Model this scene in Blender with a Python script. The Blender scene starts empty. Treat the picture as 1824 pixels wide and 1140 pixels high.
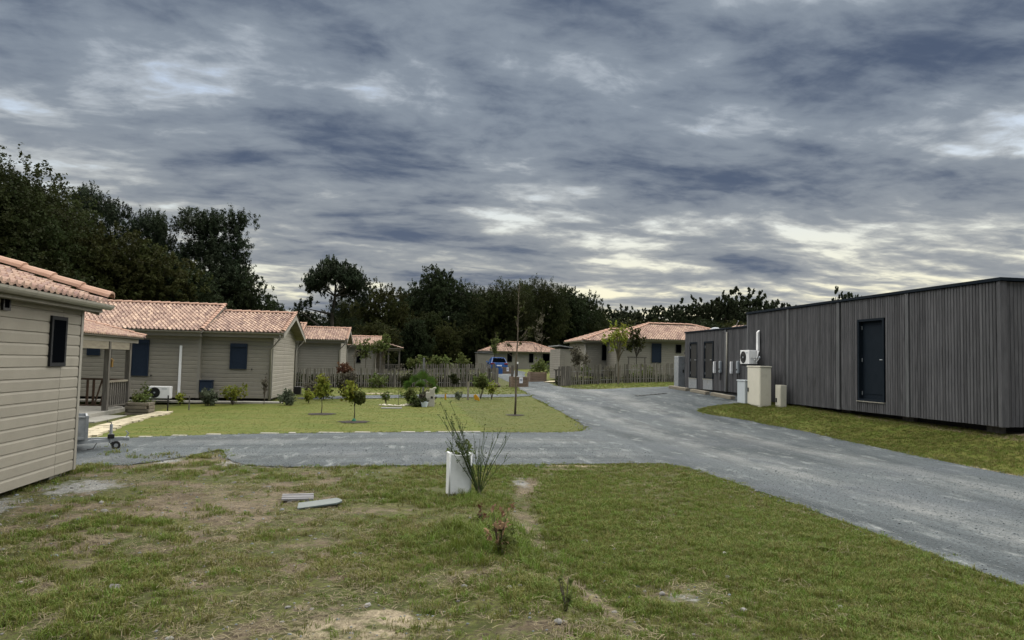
import bpy, math, random
import numpy as np
from mathutils import Vector, Matrix, Euler
from mathutils.geometry import delaunay_2d_cdt
from math import radians as R, sin, cos, pi
random.seed(7); RNG = np.random.default_rng(11)
sc = bpy.context.scene
col = sc.collection

# ------------------------------------------------------------------ camera
CAM = Vector((0, 0, 1.65)); FPX = 1300.0
def cam_axes(yaw=8.7, pitch=3.4, roll=1.32):
    a, b, c = R(yaw), R(pitch), R(roll)
    f = Vector((sin(a)*cos(b), cos(a)*cos(b), sin(b)))
    r0 = Vector((cos(a), -sin(a), 0)); u0 = r0.cross(f)
    return r0*cos(c)+u0*sin(c), u0*cos(c)-r0*sin(c), f
CR, CU, CF = cam_axes()
cam = bpy.data.objects.new('camera', bpy.data.cameras.new('camera'))
col.objects.link(cam); sc.camera = cam
cam.matrix_world = Matrix(((CR.x, CU.x, -CF.x, CAM.x), (CR.y, CU.y, -CF.y, CAM.y), (CR.z, CU.z, -CF.z, CAM.z), (0, 0, 0, 1)))
cam.data.sensor_width = 36; cam.data.lens = FPX/1824*36; cam.data.clip_start = .1; cam.data.clip_end = 3000

# ------------------------------------------------------------------ light
EXPO = 2.45
sc.view_settings.view_transform = 'Standard'; sc.view_settings.look = 'None'
sc.view_settings.exposure = EXPO; sc.view_settings.gamma = 1; sc.view_settings.use_curve_mapping = False
SUN_EL, SUN_AZ = R(60), R(20)          # azimuth from +Y towards +X
sdir = Vector((sin(SUN_AZ)*cos(SUN_EL), cos(SUN_AZ)*cos(SUN_EL), sin(SUN_EL)))
sun = bpy.data.objects.new('sun', bpy.data.lights.new('sun', 'SUN')); col.objects.link(sun)
sun.data.energy = 1.5; sun.data.angle = R(140); sun.data.color = (1, .95, .86)
sun.rotation_euler = sdir.to_track_quat('Z', 'Y').to_euler()

def build_world():
    w = bpy.data.worlds.new('World'); sc.world = w; w.use_nodes = True
    nt = w.node_tree; nt.nodes.clear(); N = nt.nodes.new; L = nt.links.new
    def math_(op, a, b=None, clamp=False):
        n = N('ShaderNodeMath'); n.operation = op; n.use_clamp = clamp
        for i, v in enumerate((a, b)):
            if v is None: continue
            if isinstance(v, (int, float)): n.inputs[i].default_value = v
            else: L(v, n.inputs[i])
        return n.outputs[0]
    def sstep(x, a, b):
        n = N('ShaderNodeMapRange'); n.interpolation_type = 'SMOOTHSTEP'; L(x, n.inputs[0])
        n.inputs[1].default_value = a; n.inputs[2].default_value = b; return n.outputs[0]
    def mix(f, a, b):
        n = N('ShaderNodeMix'); n.data_type = 'RGBA'
        L(f, n.inputs[0])
        for i, v in ((6, a), (7, b)):
            if isinstance(v, tuple): n.inputs[i].default_value = (*v, 1)
            else: L(v, n.inputs[i])
        return n.outputs[2]
    tc = N('ShaderNodeTexCoord'); sep = N('ShaderNodeSeparateXYZ'); L(tc.outputs['Generated'], sep.inputs[0])
    x, y, z = sep.outputs
    zz = math_('ADD', math_('MAXIMUM', z, 0.0), .13)
    comb = N('ShaderNodeCombineXYZ'); L(math_('DIVIDE', x, zz), comb.inputs[0]); L(math_('DIVIDE', y, zz), comb.inputs[1])
    def noise(sx, sy, rot, off, detail, rough, dist, shift=(0, 0)):
        a = N('ShaderNodeVectorMath'); a.operation = 'ADD'; L(comb.outputs[0], a.inputs[0]); a.inputs[1].default_value = (*shift, 0)
        m = N('ShaderNodeMapping'); L(a.outputs[0], m.inputs[0])
        m.inputs['Rotation'].default_value = (0, 0, R(rot)); m.inputs['Scale'].default_value = (sx, sy, 1); m.inputs['Location'].default_value = (off, off*.7, off*.3)
        n = N('ShaderNodeTexNoise'); L(m.outputs[0], n.inputs['Vector']); n.inputs['Scale'].default_value = 1
        n.inputs['Detail'].default_value = detail; n.inputs['Roughness'].default_value = rough; n.inputs['Distortion'].default_value = dist
        return n.outputs['Fac']
    def cloud(sh):
        big = noise(.40, .62, -14, 8.15, 3, .5, .2, sh)
        mid = noise(1.15, 1.55, -24, 14.3, 9, .56, .35, sh)
        row = noise(1.5, 3.3, -18, 4.4, 8, .52, .45, sh)
        return math_('ADD', math_('ADD', math_('MULTIPLY', big, .22), math_('MULTIPLY', mid, .48)), math_('MULTIPLY', row, .30))
    T = cloud((0, 0)); T2 = cloud((.10, .22))
    edge = math_('SUBTRACT', T, T2)
    fin = noise(6.5, 8, -20, 1.3, 7, .60, .5)
    sd = (sin(R(38)), cos(R(38)), .14)
    dot = math_('ADD', math_('ADD', math_('MULTIPLY', x, sd[0]), math_('MULTIPLY', y, sd[1])), math_('MULTIPLY', z, sd[2]))
    glow = sstep(dot, .5, 1.0); low = math_('SUBTRACT', 1.0, sstep(z, .0, .36))
    v = math_('SUBTRACT', T, math_('MULTIPLY', edge, .95))
    v = math_('ADD', v, math_('MULTIPLY', math_('SUBTRACT', fin, .5), .12))
    v = math_('SUBTRACT', v, math_('MULTIPLY', low, math_('ADD', .008, math_('MULTIPLY', glow, .045))))
    v = math_('ADD', math_('MULTIPLY', math_('SUBTRACT', v, .497), 1.6), .516)
    k = 1/2**EXPO/.1
    sky = N('ShaderNodeTexSky'); sky.sky_type = 'NISHITA'; sky.sun_disc = False
    sky.sun_elevation = SUN_EL; sky.sun_rotation = SUN_AZ; sky.air_density = 1.2; sky.dust_density = 2
    c = lambda r, g, b: (r*k, g*k, b*k)
    gapc = mix(low, c(.46, .54, .66), mix(glow, c(.72, .68, .50), c(.92, .82, .52)))
    gap = mix(math_('ADD', 0.0, .06), gapc, sky.outputs[0])
    thin = mix(low, c(.42, .47, .53), c(.56, .55, .48))
    grey = mix(low, c(.25, .295, .355), c(.345, .36, .365))
    dark = mix(low, c(.080, .110, .175), c(.12, .152, .215))
    cl = mix(sstep(v, .485, .69), mix(sstep(v, .425, .505), mix(sstep(v, .372, .450), gap, thin), grey), dark)
    cl = mix(sstep(z, -.06, -.02), c(.10, .11, .12), cl)
    bg = N('ShaderNodeBackground'); bg.inputs[1].default_value = .1; L(cl, bg.inputs[0])
    out = N('ShaderNodeOutputWorld'); L(bg.outputs[0], out.inputs[0])
build_world()

# ------------------------------------------------------------------ terrain heights
GX = np.array([-400,-25,-10,-7.5,-4.7,0,5,8,10.2,11.1,12.4,16,24,40,400.])
GY = np.array([-60,0,5,10,15,20,24,30,40,50,70,90,130,600.])
GZ = np.array([
[-.2,-.2,-.2,-.2,-.1,0,0,0,0,.1,.45,.5,.5,.5,.5],
[-.2,-.2,-.2,-.2,-.1,0,0,0,0,.1,.45,.5,.5,.5,.5],
[-.2,-.2,-.2,-.2,-.12,0,0,0,0,.1,.45,.5,.5,.5,.5],
[-.2,-.2,-.2,-.2,-.15,0,0,0,0,.12,.47,.5,.5,.5,.5],
[-.2,-.2,-.15,-.12,-.08,0,0,0,.02,.18,.5,.5,.5,.5,.5],
[-.2,-.2,-.2,-.15,-.05,0,.02,.05,.14,.33,.55,.55,.55,.6,.6],
[-.2,-.2,-.18,-.12,0,.03,.08,.22,.45,.58,.66,.7,.7,.75,.8],
[-.1,-.1,-.02,0,.02,.08,.22,.42,.66,.76,.8,.82,.85,.9,1],
[0,0,.05,.08,.1,.18,.3,.38,.5,.55,.62,.76,.95,1.1,1.2],
[0,.05,.1,.12,.15,.25,.42,.5,.62,.7,.85,1.0,1.15,1.3,1.4],
[.2,.2,.2,.2,.25,.4,.6,.65,.7,.75,.85,1.0,1.2,1.3,1.4],
[.3,.3,.3,.3,.35,.5,.7,.72,.75,.8,.85,1.0,1.2,1.3,1.4],
[.3,.3,.3,.3,.35,.5,.7,.72,.75,.8,.85,1.0,1.2,1.3,1.4],
[.3,.3,.3,.3,.35,.5,.7,.72,.75,.8,.85,1.0,1.2,1.3,1.4]])
def _bl(x, y):
    i = np.clip(np.searchsorted(GX, x)-1, 0, len(GX)-2); j = np.clip(np.searchsorted(GY, y)-1, 0, len(GY)-2)
    u = np.clip((x-GX[i])/(GX[i+1]-GX[i]), 0, 1); v = np.clip((y-GY[j])/(GY[j+1]-GY[j]), 0, 1)
    return (GZ[j,i]*(1-u)+GZ[j,i+1]*u)*(1-v)+(GZ[j+1,i]*(1-u)+GZ[j+1,i+1]*u)*v
def vnoise(x, y, seed=0):
    x = np.asarray(x, float); y = np.asarray(y, float)
    xi = np.floor(x).astype(np.int64); yi = np.floor(y).astype(np.int64); xf = x-xi; yf = y-yi
    def h(a, b):
        n = (a*374761393+b*668265263+seed*1442695041) & 0x7fffffff
        n = ((n ^ (n >> 13))*1274126177) & 0x7fffffff
        return ((n ^ (n >> 16)) & 0xffff)/65535.
    u = xf*xf*(3-2*xf); v = yf*yf*(3-2*yf)
    return (h(xi,yi)*(1-u)+h(xi+1,yi)*u)*(1-v)+(h(xi,yi+1)*(1-u)+h(xi+1,yi+1)*u)*v
def fbm(x, y, seed=0, o=4):
    s = 0; a = .5
    for k in range(o): s = s+a*vnoise(np.asarray(x)*2**k, np.asarray(y)*2**k, seed+k); a *= .5
    return s/(1-.5**o)
def trailx(y):      # the trodden dirt track in the foreground grass
    return np.interp(y, [3.5, 4.6, 6, 7.5, 9, 10.5, 11.8], [1.75, 1.5, 1.32, 1.3, 1.55, 2.0, 3.1])
def H(x, y):
    x = np.asarray(x, float); y = np.asarray(y, float); s = 0
    for a in (-.5, 0, .5):
        for b in (-1., 0, 1.): s = s+_bl(x+a, y+b)
    s = s/9
    near = np.clip((13-y)/3, 0, 1)*np.clip((y-1)/2, 0, 1)*np.clip((4.9-x)/1, 0, 1)*np.clip((x+5.2)/1.2, 0, 1)
    m = .07*np.exp(-((x-(trailx(y)-.55))/.35)**2)*np.clip((10-y)/2, 0, 1)-.03*np.exp(-((x-trailx(y)-.1)/.2)**2)*np.clip((10-y)/2, 0, 1)
    return s+near*(m+.05*(fbm(x*1.1, y*1.1, 5, 3)-.5)+.025*(fbm(x*5, y*5, 9, 2)-.5))
def hz(x, y): return float(H(x, y))
def at(px, py, Y):
    d = CF+CR*((px-912)/FPX)-CU*((py-570)/FPX); return CAM+d*((Y-CAM.y)/d.y)

# ------------------------------------------------------------------ helpers
def tag(o, label=None, cat=None, group=None, kind=None):
    if label: o['label'] = label
    if cat: o['category'] = cat
    if group: o['group'] = group
    if kind: o['kind'] = kind
    return o
def empty(name, loc, label=None, cat=None, group=None, rz=0):
    o = bpy.data.objects.new(name, None); col.objects.link(o); o.location = loc; o.rotation_euler = (0, 0, rz)
    o.empty_display_size = .2
    return tag(o, label, cat, group)
def wloc(o):
    p = Vector((0, 0, 0))
    while o: p = p+o.location; o = o.parent
    return p
def link(name, me, parent=None, loc=None):
    o = bpy.data.objects.new(name, me); col.objects.link(o); o.parent = parent
    if loc is not None: o.location = loc
    return o
class MB:
    """collects vertices and faces; build() links them as one mesh object"""
    def __init__(s): s.v = []; s.f = []; s.t = []
    def add(s, v, f, t=.5):
        b = len(s.v); s.v += [tuple(p) for p in v]; s.f += [tuple(i+b for i in q) for q in f]; s.t += [t]*len(f); return s
    def bx(s, x0, x1, y0, y1, z0, z1, t=.5):
        return s.add([(x0,y0,z0),(x1,y0,z0),(x1,y1,z0),(x0,y1,z0),(x0,y0,z1),(x1,y0,z1),(x1,y1,z1),(x0,y1,z1)],
                     [(0,3,2,1),(4,5,6,7),(0,1,5,4),(1,2,6,5),(2,3,7,6),(3,0,4,7)], t)
    def bar(s, p0, p1, w, h, t=.5, up=(0,0,1)):
        p0 = Vector(p0); p1 = Vector(p1); d = (p1-p0).normalized(); a = d.cross(Vector(up))
        if a.length < 1e-3: a = d.cross(Vector((0,1,0)))
        a.normalize(); b = a.cross(d)
        q = [p+a*i*w/2+b*j*h/2 for p in (p0, p1) for i, j in ((-1,-1),(1,-1),(1,1),(-1,1))]
        return s.add(q, [(3,2,1,0),(4,5,6,7),(0,1,5,4),(1,2,6,5),(2,3,7,6),(3,0,4,7)], t)
    def tube(s, pts, rad, n=7, t=.5, cap=True):
        pts = [Vector(p) for p in pts]
        if not hasattr(rad, '__len__'): rad = [rad]*len(pts)
        rings = []
        for i, p in enumerate(pts):
            d = (pts[min(i+1, len(pts)-1)]-pts[max(i-1, 0)])
            d = d.normalized() if d.length > 1e-9 else Vector((0,0,1))
            a = d.cross(Vector((.13,.05,1)) if abs(d.z) < .95 else Vector((1,.1,0))).normalized(); b = d.cross(a)
            rings += [p+(a*cos(2*pi*k/n)+b*sin(2*pi*k/n))*rad[i] for k in range(n)]
        f = [(i*n+k, i*n+(k+1)%n, (i+1)*n+(k+1)%n, (i+1)*n+k) for i in range(len(pts)-1) for k in range(n)]
        if cap: f += [tuple(range(n))[::-1], tuple((len(pts)-1)*n+k for k in range(n))]
        return s.add(rings, f, t)
    def prism(s, poly, ext, t=.5):
        n = len(poly); e = Vector(ext); q = [Vector(p) for p in poly]; q += [p+e for p in q]
        return s.add(q, [tuple(range(n))[::-1], tuple(range(n, 2*n))]+[(i, (i+1)%n, n+(i+1)%n, n+i) for i in range(n)], t)
    def disc(s, c, r, ax, n=20, th=.01, t=.5, r0=0):
        c = Vector(c); ax = Vector(ax).normalized(); a = ax.cross(Vector((0,0,1)) if abs(ax.z) < .9 else Vector((1,0,0))).normalized(); b = ax.cross(a)
        P = [(a*cos(2*pi*k/n)+b*sin(2*pi*k/n)) for k in range(n)]
        if r0 == 0: return s.prism([c+p*r for p in P], ax*th, t)
        v = [c+p*r for p in P]+[c+p*r0 for p in P]+[c+p*r+ax*th for p in P]+[c+p*r0+ax*th for p in P]
        f = []
        for k in range(n):
            j = (k+1)%n
            f += [(k,j,n+j,n+k),(2*n+k,3*n+k,3*n+j,2*n+j),(k,2*n+k,2*n+j,j),(n+k,n+j,3*n+j,3*n+k)]
        return s.add(v, f, t)
    def mesh(s, name, m):
        me = bpy.data.meshes.new(name); me.from_pydata(s.v, [], s.f)
        me.attributes.new('tint', 'FLOAT', 'FACE').data.foreach_set('value', np.array(s.t, np.float32))
        if m: me.materials.append(m)
        me.update(); return me
    def build(s, name, m, parent=None, smooth=False, bevel=0, local=False, fix=False):
        if parent is not None and not local:
            p = wloc(parent); s.v = [(a-p.x, b-p.y, c-p.z) for a, b, c in s.v]
        me = s.mesh(name, m)
        if fix:
            import bmesh
            bm = bmesh.new(); bm.from_mesh(me); bmesh.ops.recalc_face_normals(bm, faces=bm.faces[:]); bm.to_mesh(me); bm.free()
        if smooth: me.polygons.foreach_set('use_smooth', [True]*len(me.polygons))
        o = link(name, me, parent)
        if bevel:
            b = o.modifiers.new('bevel', 'BEVEL'); b.width = bevel; b.segments = 2; b.limit_method = 'ANGLE'
        return o
def copy_tree(o, parent=None):
    c = o.copy(); col.objects.link(c); c.parent = parent
    for ch in list(o.children): copy_tree(ch, c)
    return c

# ------------------------------------------------------------------ materials
def mat(name, c1, c2=None, scale=4., stretch=(1,1,1), rough=.8, spec=.3, metal=0, bump=0, bscale=None, tint=0, rnd=0, c3=None, c3scale=1., c3lim=(.55,.75), trans=0, detail=6, world=False, hue=None):
    m = bpy.data.materials.new(name); m.use_nodes = True; nt = m.node_tree; N = nt.nodes.new; L = nt.links.new
    b = nt.nodes['Principled BSDF']; b.inputs['Roughness'].default_value = rough; b.inputs['Metallic'].default_value = metal
    b.inputs['Specular IOR Level'].default_value = spec
    oi = N('ShaderNodeObjectInfo')
    if world:
        g = N('ShaderNodeNewGeometry'); vec = g.outputs['Position']
    else:
        tc = N('ShaderNodeTexCoord'); va = N('ShaderNodeVectorMath'); va.operation = 'MULTIPLY_ADD'
        L(oi.outputs['Random'], va.inputs[0]); va.inputs[1].default_value = (17, 31, 23); L(tc.outputs['Object'], va.inputs[2]); vec = va.outputs[0]
    mp = N('ShaderNodeMapping'); L(vec, mp.inputs[0]); mp.inputs['Scale'].default_value = stretch
    def noise(s, d=detail):
        n = N('ShaderNodeTexNoise'); L(mp.outputs[0], n.inputs['Vector']); n.inputs['Scale'].default_value = s; n.inputs['Detail'].default_value = d; n.inputs['Roughness'].default_value = .6
        return n.outputs['Fac']
    def rmp(f, a, bb):
        n = N('ShaderNodeMapRange'); L(f, n.inputs[0]); n.inputs[1].default_value = a; n.inputs[2].default_value = bb; return n.outputs[0]
    def mix(f, a, bb):
        n = N('ShaderNodeMix'); n.data_type = 'RGBA'; L(f, n.inputs[0])
        for i, v in ((6, a), (7, bb)):
            if isinstance(v, tuple): n.inputs[i].default_value = (*v, 1)
            else: L(v, n.inputs[i])
        return n.outputs[2]
    nz = noise(scale); c = mix(rmp(nz, .3, .7), c1, c2 or c1)
    if c3: c = mix(rmp(noise(c3scale), *c3lim), c, c3)
    if tint or rnd:
        hs = N('ShaderNodeHueSaturation'); L(c, hs.inputs['Color'])
        v = None
        if tint:
            at_ = N('ShaderNodeAttribute'); at_.attribute_name = 'tint'
            a = N('ShaderNodeMapRange'); L(at_.outputs['Fac'], a.inputs[0]); a.inputs[3].default_value = 1-tint; a.inputs[4].default_value = 1+tint; v = a.outputs[0]
        if rnd:
            a = N('ShaderNodeMapRange'); L(oi.outputs['Random'], a.inputs[0]); a.inputs[3].default_value = 1-rnd; a.inputs[4].default_value = 1+rnd
            if v is not None:
                mm = N('ShaderNodeMath'); mm.operation = 'MULTIPLY'; L(v, mm.inputs[0]); L(a.outputs[0], mm.inputs[1]); v = mm.outputs[0]
            else: v = a.outputs[0]
        L(v, hs.inputs['Value']); c = hs.outputs[0]
        if hue:
            a = N('ShaderNodeMapRange'); L(oi.outputs['Random'] if not tint else at_.outputs['Fac'], a.inputs[0]); a.inputs[3].default_value = .5-hue; a.inputs[4].default_value = .5+hue; L(a.outputs[0], hs.inputs['Hue'])
    L(c, b.inputs['Base Color'])
    if bump:
        bp = N('ShaderNodeBump'); bp.inputs['Strength'].default_value = min(1, bump); bp.inputs['Distance'].default_value = .02*max(1, bump); L(noise(bscale or scale*3), bp.inputs['Height']); L(bp.outputs[0], b.inputs['Normal'])
    if trans:
        tr = N('ShaderNodeBsdfTranslucent'); L(c, tr.inputs[0]); ms = N('ShaderNodeMixShader'); ms.inputs[0].default_value = trans
        L(b.outputs[0], ms.inputs[1]); L(tr.outputs[0], ms.inputs[2]); L(ms.outputs[0], nt.nodes['Material Output'].inputs[0])
    return m
M = {}
M['siding'] = mat('siding', (.20,.187,.155), (.228,.214,.178), 3, (1,1,1), .75, rnd=.05, bump=.12, bscale=40, c3=(.17,.158,.128), c3scale=.9, c3lim=(.6,.9))
M['siding_far'] = mat('siding_far', (.20,.19,.162), (.225,.213,.182), 2, rough=.8, tint=.05)
M['trim'] = mat('trim', (.19,.18,.155), (.22,.21,.18), 3, rough=.6)
M['gutter'] = mat('gutter', (.22,.21,.18), (.26,.25,.215), 6, rough=.45, spec=.4)
M['core'] = mat('wall_core', (.16,.15,.13), rough=.9)
M['underside'] = mat('underside', (.02,.02,.02), (.03,.03,.028), rough=.95)  # near-black, put in for shade under the houses; also slat backing and drain
M['tile'] = mat('roof_tile', (.33,.225,.18), (.42,.31,.25), 7, rough=.85, tint=.34, rnd=.0, c3=(.24,.17,.15), c3scale=3.2, c3lim=(.52,.80), bump=.2, bscale=30, hue=.012)
M['tile_one'] = mat('roof_tile_single', (.34,.225,.175), (.44,.32,.255), 7, rough=.85, rnd=.16, c3=(.20,.14,.14), c3scale=4., c3lim=(.50,.72), bump=.25, bscale=40, hue=.012)
M['ridge'] = mat('ridge_tile', (.35,.215,.155), (.42,.27,.205), 5, rough=.85, rnd=.1, bump=.15)
M['navy'] = mat('navy_shutter', (.010,.019,.036), (.014,.024,.044), 5, rough=.6, spec=.2)
M['anthracite'] = mat('anthracite', (.009,.014,.020), (.012,.017,.024), 5, rough=.7, spec=.03)
M['frame'] = mat('window_frame', (.016,.017,.019), rough=.7, spec=.08)
M['white_pl'] = mat('white_plastic', (.74,.75,.76), (.66,.67,.68), 3, rough=.5, c3=(.5,.5,.47), c3scale=5, c3lim=(.62,.9))
M['black'] = mat('black_plastic', (.012,.012,.013), rough=.5)
M['grey_pl'] = mat('grey_plastic', (.22,.25,.28), (.27,.30,.33), 4, rough=.5)
M['grey_metal'] = mat('galvanised', (.22,.24,.26), (.32,.34,.36), 9, rough=.5, metal=.5, c3=(.16,.14,.12), c3scale=5, c3lim=(.6,.8))
M['cabinet'] = mat('cream_cabinet', (.55,.53,.45), (.61,.585,.50), 3, rough=.6, c3=(.36,.34,.26), c3scale=2.2, c3lim=(.6,.9))
M['cabinet_grey'] = mat('grey_cabinet', (.42,.47,.50), (.48,.52,.55), 3, rough=.55)
M['slat'] = mat('weathered_slat', (.058,.059,.064), (.102,.103,.109), 1.6, (6,6,.9), .9, .1, rnd=.20, c3=(.024,.023,.025), c3scale=1.3, c3lim=(.60,.78), bump=.5, bscale=14)
M['slat_light'] = mat('weathered_batten', (.085,.088,.094), (.13,.134,.14), 2, (6,6,.8), .9, .1, rnd=.1, c3=(.07,.066,.066), c3scale=1.2, c3lim=(.6,.8), bump=.4, bscale=14)
M['picket'] = mat('chestnut_paling', (.105,.095,.083), (.215,.20,.175), 2.5, (7,7,1), .9, .1, rnd=.3, c3=(.09,.10,.05), c3scale=1.5, c3lim=(.55,.8))
M['post'] = mat('grey_post', (.075,.07,.062), (.15,.14,.125), 3, (6,6,.8), .9, .1, rnd=.1, bump=.4, bscale=14)
M['beam'] = mat('grey_beam', (.26,.24,.19), (.17,.15,.12), 2, (1,1,8), .9, .1, rnd=.1, bump=.3)
M['brown_wood'] = mat('brown_wood', (.06,.035,.022), (.09,.055,.035), 3, (1,1,6), .7, rnd=.2)
M['planter_wood'] = mat('planter_wood', (.13,.092,.066), (.20,.15,.112), 3, (1,1,6), .85, rnd=.2)
M['log_end'] = mat('log', (.10,.088,.068), (.16,.14,.105), 4, rough=.9, rnd=.2)
M['concrete'] = mat('concrete', (.22,.215,.19), (.31,.30,.265), 4, rough=.9, bump=.2, c3=(.2,.19,.16), c3scale=2)
M['cream_stone'] = mat('cream_stone', (.33,.315,.265), (.40,.385,.325), 5, rough=.9, bump=.3)
M['flag'] = mat('flagstone', (.34,.30,.21), (.45,.40,.29), 3, rough=.9, rnd=.15, bump=.3)
M['pedestal'] = mat('pedestal', (.66,.68,.69), (.58,.60,.61), 5, rough=.75, c3=(.36,.37,.34), c3scale=5, c3lim=(.56,.78), bump=.15, bscale=25)
M['stone_white'] = mat('white_stone', (.50,.47,.38), (.36,.34,.27), 6, rough=.9, rnd=.15, bump=.4)
M['rock'] = mat('pebble', (.13,.127,.12), (.21,.205,.195), 6, rough=.9, rnd=.35, bump=.3)
M['gravel_st'] = mat('gravel_stone', (.085,.10,.11), (.15,.165,.175), 30, rough=.9, rnd=.25)
M['bark'] = mat('bark', (.06,.05,.04), (.11,.095,.075), 8, (1,1,.3), .95, .1, bump=.6)
M['bark_pale'] = mat('bark_pale', (.095,.080,.060), (.14,.12,.09), 8, (1,1,.3), .95, .1)
M['soil'] = mat('soil', (.016,.013,.010), (.03,.024,.018), 12, rough=1, bump=.8, bscale=20)
M['yellow'] = mat('yellow_plastic', (.50,.26,.012), (.42,.21,.01), 5, rough=.5)
M['bucket'] = mat('pale_bucket', (.55,.62,.70), (.60,.66,.72), 5, rough=.5)
M['carblue'] = mat('blue_paint', (.012,.07,.25), rough=.25, spec=.6)
M['glass'] = mat('dark_glass', (.0025,.003,.004), rough=.08, spec=0)
M['lamp_red'] = mat('tail_lamp', (.18,.01,.01), rough=.25)
M['sign'] = mat('white_sheet', (.70,.71,.76), rough=.6)
M['signink'] = mat('sign_ink', (.10,.10,.18), rough=.7)
M['shedroof'] = mat('shed_roof', (.19,.20,.21), (.24,.25,.26), 4, rough=.5)
M['straw'] = mat('straw', (.125,.105,.06), (.18,.152,.092), 5, rough=.9, rnd=.3)
M['greenish'] = mat('slate_green_sheet', (.06,.08,.078), (.10,.122,.118), 3, rough=.55, c3=(.08,.09,.085), c3scale=6)
M['greyboard'] = mat('weathered_grey_board', (.10,.10,.105), (.19,.19,.20), 4, (1,6,1), .9, c3=(.08,.075,.07), c3scale=5, c3lim=(.55,.7))
M['feeder'] = mat('feeder_yellow', (.22,.13,.035), (.28,.17,.045), 5, rough=.7)
M['bark_ivy'] = mat('dark_bark', (.03,.028,.022), (.05,.045,.035), 6, rough=.95)
def leaf(name, a, b, tint=.45, trans=.3, hue=.02): return mat(name, a, b, 3, rough=.75, spec=.08, tint=tint, trans=trans, hue=hue)
M['leaf_oak'] = leaf('leaf_oak', (.018,.027,.009), (.032,.036,.012))
M['leaf_dark'] = leaf('leaf_dark', (.017,.027,.012), (.028,.038,.016))
M['leaf_olive'] = leaf('leaf_olive', (.027,.034,.010), (.039,.041,.013))
M['leaf_pine'] = leaf('leaf_pine', (.016,.026,.014), (.026,.036,.018), trans=.15)
M['leaf_far'] = leaf('leaf_far', (.022,.031,.016), (.033,.041,.021))
M['leaf_yg'] = leaf('leaf_yellowgreen', (.14,.175,.028), (.21,.215,.036), .35)
M['leaf_mid'] = leaf('leaf_mid', (.075,.10,.03), (.11,.13,.04), .4)
M['leaf_grey'] = leaf('leaf_greygreen', (.08,.10,.065), (.12,.14,.09), .35)
M['leaf_red'] = leaf('leaf_red', (.10,.05,.032), (.13,.075,.045), .4)
M['leaf_bare'] = leaf('leaf_greybrown', (.085,.08,.06), (.12,.11,.08), .35)
M['leaf_dead'] = leaf('leaf_dead', (.24,.155,.09), (.33,.235,.15), .4)
M['leaf_palm'] = leaf('leaf_palm', (.035,.070,.014), (.06,.10,.02), .4)
M['broom'] = leaf('broom_stem', (.045,.065,.025), (.065,.09,.035), .35, .1)
M['grassA'] = mat('grass_blade', (.082,.122,.016), (.128,.162,.026), 3, rough=.7, rnd=.35, trans=.3, hue=.025)
M['grassB'] = mat('grass_blade_olive', (.118,.124,.028), (.165,.158,.045), 3, rough=.75, rnd=.3, trans=.25, hue=.02)
M['grassD'] = mat('grass_blade_dry', (.15,.128,.06), (.21,.18,.09), 3, rough=.85, rnd=.3, trans=.15)

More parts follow.
